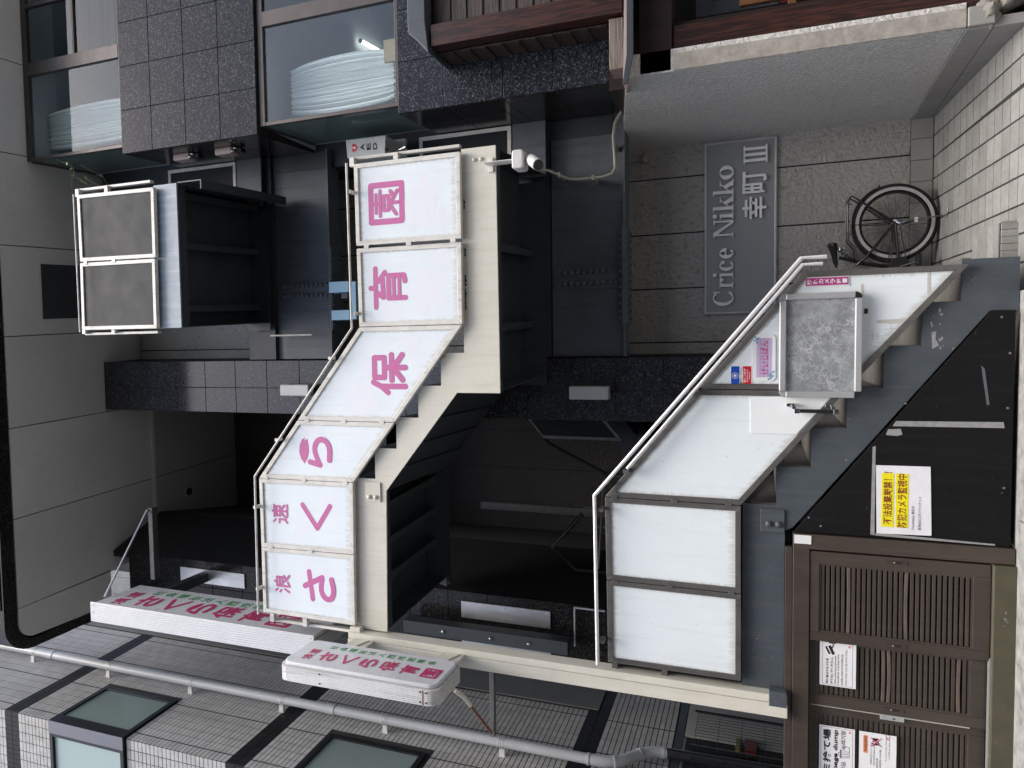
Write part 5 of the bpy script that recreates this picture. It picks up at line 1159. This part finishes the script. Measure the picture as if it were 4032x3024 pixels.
# ================================================================== TILED NEIGHBOUR BUILDING (left)
nbld = thing('tiled_building', 'grey tiled neighbouring building with dark bands and corner windows', 'building', (-4.2, .1, 0))
XC = -3.7; Y0 = .075; xw = lambda y: XC+SK*(y-0)
core = MB(False).prismz([(xw(Y0), Y0), (xw(4.5), 4.5), (-8, 4.5), (-8, Y0)], 2.13, 14).build('tiled_wall', 'grout', nbld)
bands = [(8.63, 8.83), (5.735, 5.94), (2.78, 2.985)]
wins = [(7.15, 8.15, .075, .71), (4.225, 5.25, .075, .70)]
pit = .0498
def proj_area(p, nrm, a):
    d = p-CAM_POS; z_ = d.dot(fwd)
    if z_ < .1: return 0
    u_ = d.dot(rr)/z_*FPX; v_ = -d.dot(uu)/z_*FPX
    if abs(u_) > 1530 or abs(v_) > 2040: return 0
    return a*abs(d.normalized().dot(nrm))/d.length_squared
allt = []      # (area, verts(8), dark)
def side_tile(y0, y1, z0, z1, dark):
    t = .0035; A = [(xw(y0)+t, y0, z0), (xw(y1)+t, y1, z0), (xw(y1)+t, y1, z1), (xw(y0)+t, y0, z1)]; B = [(x-t*.98, y, z) for x, y, z in A]
    allt.append((proj_area(Vector(A[0]), Vector((1, 0, 0)), (y1-y0)*(z1-z0)), A+B, dark))
def front_tile(x0, x1, z0, z1, dark):
    t = .0035; A = [(x0, Y0-t, z0), (x1, Y0-t, z0), (x1, Y0-t, z1), (x0, Y0-t, z1)]; B = [(x, Y0-.0002, z) for x, y, z in A]
    allt.append((proj_area(Vector(A[0]), Vector((0, 1, 0)), (x1-x0)*(z1-z0)), A+B, dark))
# rows of light tiles between the bands; an open black joint every sixth tile
rows = []; z = 2.14; 
def light_rows(za, zb):
    n_ = max(1, round((zb-za)/pit)); return [(za+(zb-za)*k/n_, za+(zb-za)*(k+1)/n_) for k in range(n_)]
segs = [(2.14, bands[2][0]), (bands[2][1], bands[1][0]), (bands[1][1], bands[0][0]), (bands[0][1], 11.2)]
ycol = []; y = Y0+.002; ycol.append((y, y+.092)); y = y+.104
k = 0
while y < 3.3:
    ycol.append((y, y+.0945)); k += 1; y += .098 + (.010 if k % 5 == 0 else 0)
def inwin(y0, y1, z0, z1): return any(z1 > w[0]-.01 and z0 < w[1]+.01 and y0 < w[3]+.005 for w in wins)
for za, zb in segs:
    for (z0, z1) in light_rows(za, zb):
        for (y0, y1) in ycol:
            if inwin(y0, y1, z0, z1) or (1.79 < y1 and y0 < 2.4 and 2.87 < z1): continue
            side_tile(y0, y1-.004, z0+.0044, z1-.0044, False)
        for i in range(20):
            x1 = xw(Y0)-.003-.0985*i; x0 = x1-.094
            if any(z1 > w[0]-.01 and z0 < w[1]+.01 for w in wins) and x1 > -4.49: continue
            front_tile(x0, x1-.003, z0+.0036, z1-.0036, False)
for (za, zb) in bands:
    zm = (za+zb)/2
    for (z0, z1) in ((za, zm), (zm, zb)):
        y = Y0+.002
        for i in range(64):
            if y > 3.3: break
            side_tile(y, y+.0465, z0+.003, z1-.003, True); y += .0505
        for i in range(39):
            x1 = xw(Y0)-.003-.0505*i; front_tile(x1-.0465, x1, z0+.003, z1-.003, True)
allt.sort(key=lambda q: -q[0]); FACES8 = [(0, 1, 2, 3), (0, 4, 5, 1), (1, 5, 6, 2), (2, 6, 7, 3), (3, 7, 4, 0)]
for a, v, dk in allt[:300]: make('wall_tile', v, FACES8, 'wall_tile_dark' if dk else 'wall_tile', core)
for dk in (False, True):
    mv, mf = [], []
    for a, v, d_ in allt[300:]:
        if d_ == dk: b_ = len(mv); mv += v; mf += [tuple(b_+i for i in f) for f in FACES8]
    o = make('wall_tiles', mv, mf, 'wall_tile_dark' if dk else 'wall_tile', core); o['kind'] = 'stuff'
# grey rendered patch beside the deep end of the side wall
m = MB(False); ya, yb = 1.80, 2.42
for (z0, z1) in ((2.895, 9.8),): m._prism([(xw(ya)+.014, ya, z0), (xw(yb)+.014, yb, z0), (xw(yb)+.014, yb, z1), (xw(ya)+.014, ya, z1)], [(xw(ya)+.001, ya, z0), (xw(yb)+.001, yb, z0), (xw(yb)+.001, yb, z1), (xw(ya)+.001, ya, z1)])
m.build('rendered_strip', 'pipe_render', nbld) if 'pipe_render' in MAT else m.build('rendered_strip', 'soffit_in', nbld)
# corner windows
for (z0, z1, ya, yb) in wins:
    m = MB(False); f_ = .055
    def sidebox(y0, y1, za, zb, t0, t1): m._prism([(xw(y0)+t1, y0, za), (xw(y1)+t1, y1, za), (xw(y1)+t1, y1, zb), (xw(y0)+t1, y0, zb)], [(xw(y0)+t0, y0, za), (xw(y1)+t0, y1, za), (xw(y1)+t0, y1, zb), (xw(y0)+t0, y0, zb)])
    sidebox(.16, yb, z0, z0+f_, -.08, .022); sidebox(.16, yb, z1-f_, z1, -.08, .022); sidebox(yb-f_, yb, z0+f_, z1-f_, -.08, .0215); sidebox(Y0-.03, .16, z0-.004, z1+.004, -.10, .024)
    m.box(-4.5, xw(Y0)-.002, Y0-.03, Y0+.08, z0, z0+f_*.8); m.box(-4.5, xw(Y0)-.002, Y0-.03, Y0+.08, z1-f_*.8, z1); 
    o = m.build('window', 'win_dark', nbld, bev=.003) if 'win_dark' in MAT else m.build('window', 'darksteel', nbld, bev=.003)
    MB(False).box(xw(Y0)-.105, xw(Y0)+.022, Y0-.034, Y0-.0305, z0, z1).build('corner_mullion', 'mullion_grey', o) if 'mullion_grey' in MAT else None
    g = MB(False); y0, y1 = .16, yb-f_; g._prism([(xw(y0)+.007, y0, z0+f_), (xw(y1)+.007, y1, z0+f_), (xw(y1)+.007, y1, z1-f_), (xw(y0)+.007, y0, z1-f_)], [(xw(y0)+.001, y0, z0+f_), (xw(y1)+.001, y1, z0+f_), (xw(y1)+.001, y1, z1-f_), (xw(y0)+.001, y0, z1-f_)]); g.build('pane', 'glass_frost_side', o)
    MB(False).box(-4.5, xw(Y0)-.105, Y0-.006, Y0, z0+f_*.8, z1-f_*.8).build('pane', 'glass_frost', o)
    MB(False).box(xw(Y0)-.14, xw(Y0)-.106, Y0-.028, Y0-.008, z0+f_*.8, z1-f_*.8).build('sash', 'win_dark' if 'win_dark' in MAT else 'darksteel', o)
# shop front at street level: dark small tiles, wire rack, goods behind
MB(False).prismz([(xw(.1), .1), (xw(4.5), 4.5), (-8, 4.5), (-8, .1)], 2.06, 2.128).build('lintel', 'darksteel', nbld)
MB(False).prismz([(-4.6, .3), (-4.4, 4.4), (-8, 4.4), (-8, .3)], -.1, 2.05).build('shop_interior', 'dark_room', nbld)
MB(False).box(-8, -3.80, .14, .30, -.1, 2.055).build('shop_front', 'darksteel', nbld)
tl_ = MB(False).prismz([(xw(1.05)-.3, 1.05), (xw(1.05)-.0, 1.05), (xw(1.62), 1.62), (xw(1.62)-.3, 1.62)], .0, 2.055).build('dark_pier', 'grout_light', nbld)
for i in range(5):
    for j in range(19): y0 = 1.06+.112*i; z0 = .02+.106*j; xx = xw(y0); m = MB(False); m._prism([(xw(y0)+.006, y0, z0), (xw(y0+.106)+.006, y0+.106, z0), (xw(y0+.106)+.006, y0+.106, z0+.100), (xw(y0)+.006, y0, z0+.100)], [(xw(y0)+.0005, y0, z0), (xw(y0+.106)+.0005, y0+.106, z0), (xw(y0+.106)+.0005, y0+.106, z0+.1), (xw(y0)+.0005, y0, z0+.1)]); m.build('pier_tile', 'wall_tile_dark', tl_)
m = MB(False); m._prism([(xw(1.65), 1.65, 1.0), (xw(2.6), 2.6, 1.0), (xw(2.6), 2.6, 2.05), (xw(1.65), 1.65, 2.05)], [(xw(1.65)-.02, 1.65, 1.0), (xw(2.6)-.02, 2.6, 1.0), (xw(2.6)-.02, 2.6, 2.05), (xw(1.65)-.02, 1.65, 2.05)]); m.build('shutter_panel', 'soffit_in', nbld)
wr_ = thing('wire_rack', 'black wire mesh rack in the alley behind the gate', 'rack', (-3.4, 1.1, 0)); m = MB(False)
for k in range(26): m.tube([(-3.52, .70+.05*k, .02), (-3.52, .70+.05*k, 1.95)], .0025, 4)
for k in range(10): m.tube([(-3.52, .70, .15+.2*k), (-3.52, 1.95, .15+.2*k)], .003, 4)
m.each('wire', 'black_plastic', wr_); m = MB(False)
for y in (.70, 1.35, 1.95): m.tube([(-3.50, y, .02), (-3.50, y, 1.98)], .012, 6)
m.each('upright', 'black_plastic', wr_)
for k, (y, z, c, h) in enumerate(((1.22, 1.40, 'shop_red', .11), (1.22, 1.58, 'yellow_pack', .05), (1.62, 1.42, 'shop_red', .10), (1.62, 1.56, 'yellow_pack', .04), (1.02, 1.15, 'orange', .12))):
    tag(MB(False).box(-3.64, -3.56, y-.09, y+.09, z, z+h).build('goods_packet', c if c in MAT else 'orange', bev=.004), ['red packet low on the near side of the wire rack', 'yellow packet above the red one on the near side of the wire rack', 'red packet on the far side of the wire rack', 'yellow packet on the far side of the wire rack', 'orange packet lowest behind the wire rack'][k], 'packet', 'packets behind the wire rack')
# downpipe
dp = thing('downpipe', 'light grey rainwater pipe running down the tiled side wall', 'pipe', (-3.5, .9, 2.2)); xp = xw(.93)+.095
top = 10.6; MB(False).tube([(xp+.004*0, .93, z_) for z_ in (top, 8, 6, 4, 2.80)], .044, 16).build('pipe_run', 'pipe', dp, smooth=True)
m = MB(False); m.tube([(xp, .93, 2.80), (xp, .935, 2.66), (xp, .975, 2.54), (xp, 1.06, 2.45), (xp, 1.15, 2.37), (xp, 1.21, 2.28), (xp, 1.23, 2.16)], .047, 16); m.build('elbow', 'pipe', dp, smooth=True)
m = MB(False)
for c, d in (((xp, .93, 2.80), (0, 0, -1)), ((xp, .955, 2.58), (0, .5, -.8)), ((xp, 1.13, 2.385), (0, .75, -.65)), ((xp, 1.225, 2.2), (0, .1, -1))): m.tube([Vector(c), Vector(c)+Vector(d).normalized()*.022], .052, 16)
for z_ in (9.25, 5.35): m.tube([(xp, .93, z_), (xp, .93, z_+.10)], .049, 16)
m.each('collar', 'pipe', dp, smooth=True)
MB(False).tube([(xp, 1.23, 2.17), (xp, 1.26, 1.2), (xp, 1.27, .1)], .046, 14).build('lower_pipe', 'pipe_dark', dp, smooth=True)
for z_ in (9.54, 8.33, 7.14, 5.956, 4.758, 3.564):
    m = MB(False)
    for dz in (-.022, .0, .022): m.tube([(xp, .93, z_+.03+dz-.004), (xp, .93, z_+.03+dz+.004)], .0475, 16)
    m.box(xp-.10, xp-.03, .872, .892, z_-.02, z_+.03); m.box(xp-.098, xp-.092, .862, .905, z_-.03, z_+.04); m.each('clip', 'sign_rib', dp)

# ================================================================== WOODEN SHOP (right)
wd = thing('wooden_shop', 'old wooden shop front with clapboards and dark posts at the right edge', 'building', (2.4, .2, 0))
MB(False).box(2.290, 2.450, .085, .20, 2.305, 3.755).build('corner_post', 'wood_red', wd, bev=.006)
n_ = 11
for k in range(n_):
    z0 = 2.31+.131*k
    m = MB(False); m.prismx([(.150, z0), (.172, z0), (.172, z0+.148), (.160, z0+.148)], 2.4505, 4.2); m.build('clapboard', 'wood_board', wd, bev=.002)
    m = MB(False)._prism([(2.268, .205, z0), (2.275, .43, z0), (2.284, .43, z0+.140), (2.280, .205, z0+.140)], [(2.289, .205, z0), (2.292, .43, z0), (2.292, .43, z0+.14), (2.289, .205, z0+.14)]); m.build('clapboard', 'wood_board', wd, bev=.002)
m = MB(False); m.prism([(2.24, 3.765), (2.48, 3.790), (4.2, 3.79), (4.2, 3.935), (2.48, 3.935), (2.40, 3.925), (2.35, 3.865)], .06, .43); m.build('flashing', 'navy', wd, bev=.004)
MB(False).box(1.930, 2.275, .12, .30, 2.306, 2.404).build('beam_end', 'wood_grey', wd, bev=.005)
m = MB(False)._prism([(1.800, .05, 2.295), (4.2, .05, 2.255), (4.2, .05, 2.240), (1.790, .05, 2.265)], [(1.86, .40, 2.335), (4.2, .40, 2.31), (4.2, .40, 2.295), (1.86, .40, 2.305)]); m.build('eave_plate', 'flood_pink', wd)
m = MB(False)._prism([(1.786, .035, 2.296), (1.98, .035, 2.268), (4.2, .035, 2.258), (4.2, .035, 2.215), (1.98, .035, 2.222), (1.79, .035, 2.262)], [(1.786, .048, 2.296), (1.98, .048, 2.268), (4.2, .048, 2.258), (4.2, .048, 2.215), (1.98, .048, 2.222), (1.79, .048, 2.262)]); m.build('gutter_edge', 'darksteel', wd, bev=.002)
MB(False).box(1.90, 4.2, .425, 1.28, 2.19, 2.468).build('floor_joist', 'wood_dark', wd)
MB(False).box(1.885, 4.2, .18, .42, 1.985, 2.205).build('lintel_beam', 'wood_dark', wd, bev=.006)
MB(False).box(2.005, 2.190, .20, .34, .165, 1.983).build('door_post', 'wood_red', wd, bev=.008)
MB(False).box(2.195, 2.235, .26, .34, .20, 1.983).build('door_jamb', 'wood_dark', wd)
MB(False).box(1.99, 4.2, 1.2, 1.3, -.1, 2.2).build('shop_back', 'dark_room', wd); MB(False).box(2.0, 4.2, .35, 1.2, -.15, -.08).build('shop_floor', 'dark_room', wd)
for x in (2.33, 2.66, 2.99): MB(False).box(x-.022, x+.022, .33, .37, .25, 1.55).build('lattice_bar', 'lattice_wood', wd, bev=.003)
for z in (.42, .86, 1.22): MB(False).box(2.24, 4.0, .335, .365, z-.025, z+.025).build('lattice_rail', 'lattice_wood', wd, bev=.003)
pc = thing('price_board', 'dark signboard with red panel inside the wooden shop', 'board', (2.45, .6, 1.3))
MB(False).box(2.38, 2.78, .56, .58, 1.30, 1.86).build('board', 'bluegray_dark' if 'bluegray_dark' in MAT else 'navy', pc, bev=.004); MB(False).box(2.38, 2.78, .55, .558, 1.14, 1.295).build('red_panel', 'shop_red', pc); MB(False).box(2.48, 2.74, .552, .559, 1.42, 1.75).build('poster', 'ink_red', pc)
# foundation stone and mortar under the post
fs = thing('foundation_stone', 'rough natural foundation stone under the wooden post', 'stone', (2.1, .25, -.1))
m = MB(False); m.ball((2.13, .25, .03), .17, .16, .17, 22, 14, lambda q: 1+.10*math.sin(q[0]*7+q[2]*5)+.07*math.sin(q[1]*11+q[2]*9)+.05*math.sin(q[0]*17-q[1]*13)); m.build('stone', 'rock', fs, smooth=True)
m = MB(False); m.ball((1.96, .20, .16), .085, .06, .075, 16, 10, lambda q: 1+.16*math.sin(q[0]*9+q[2]*8)+.1*math.sin(q[1]*13+q[2]*15)); m.build('mortar_lump', 'mortar', fs, smooth=True)
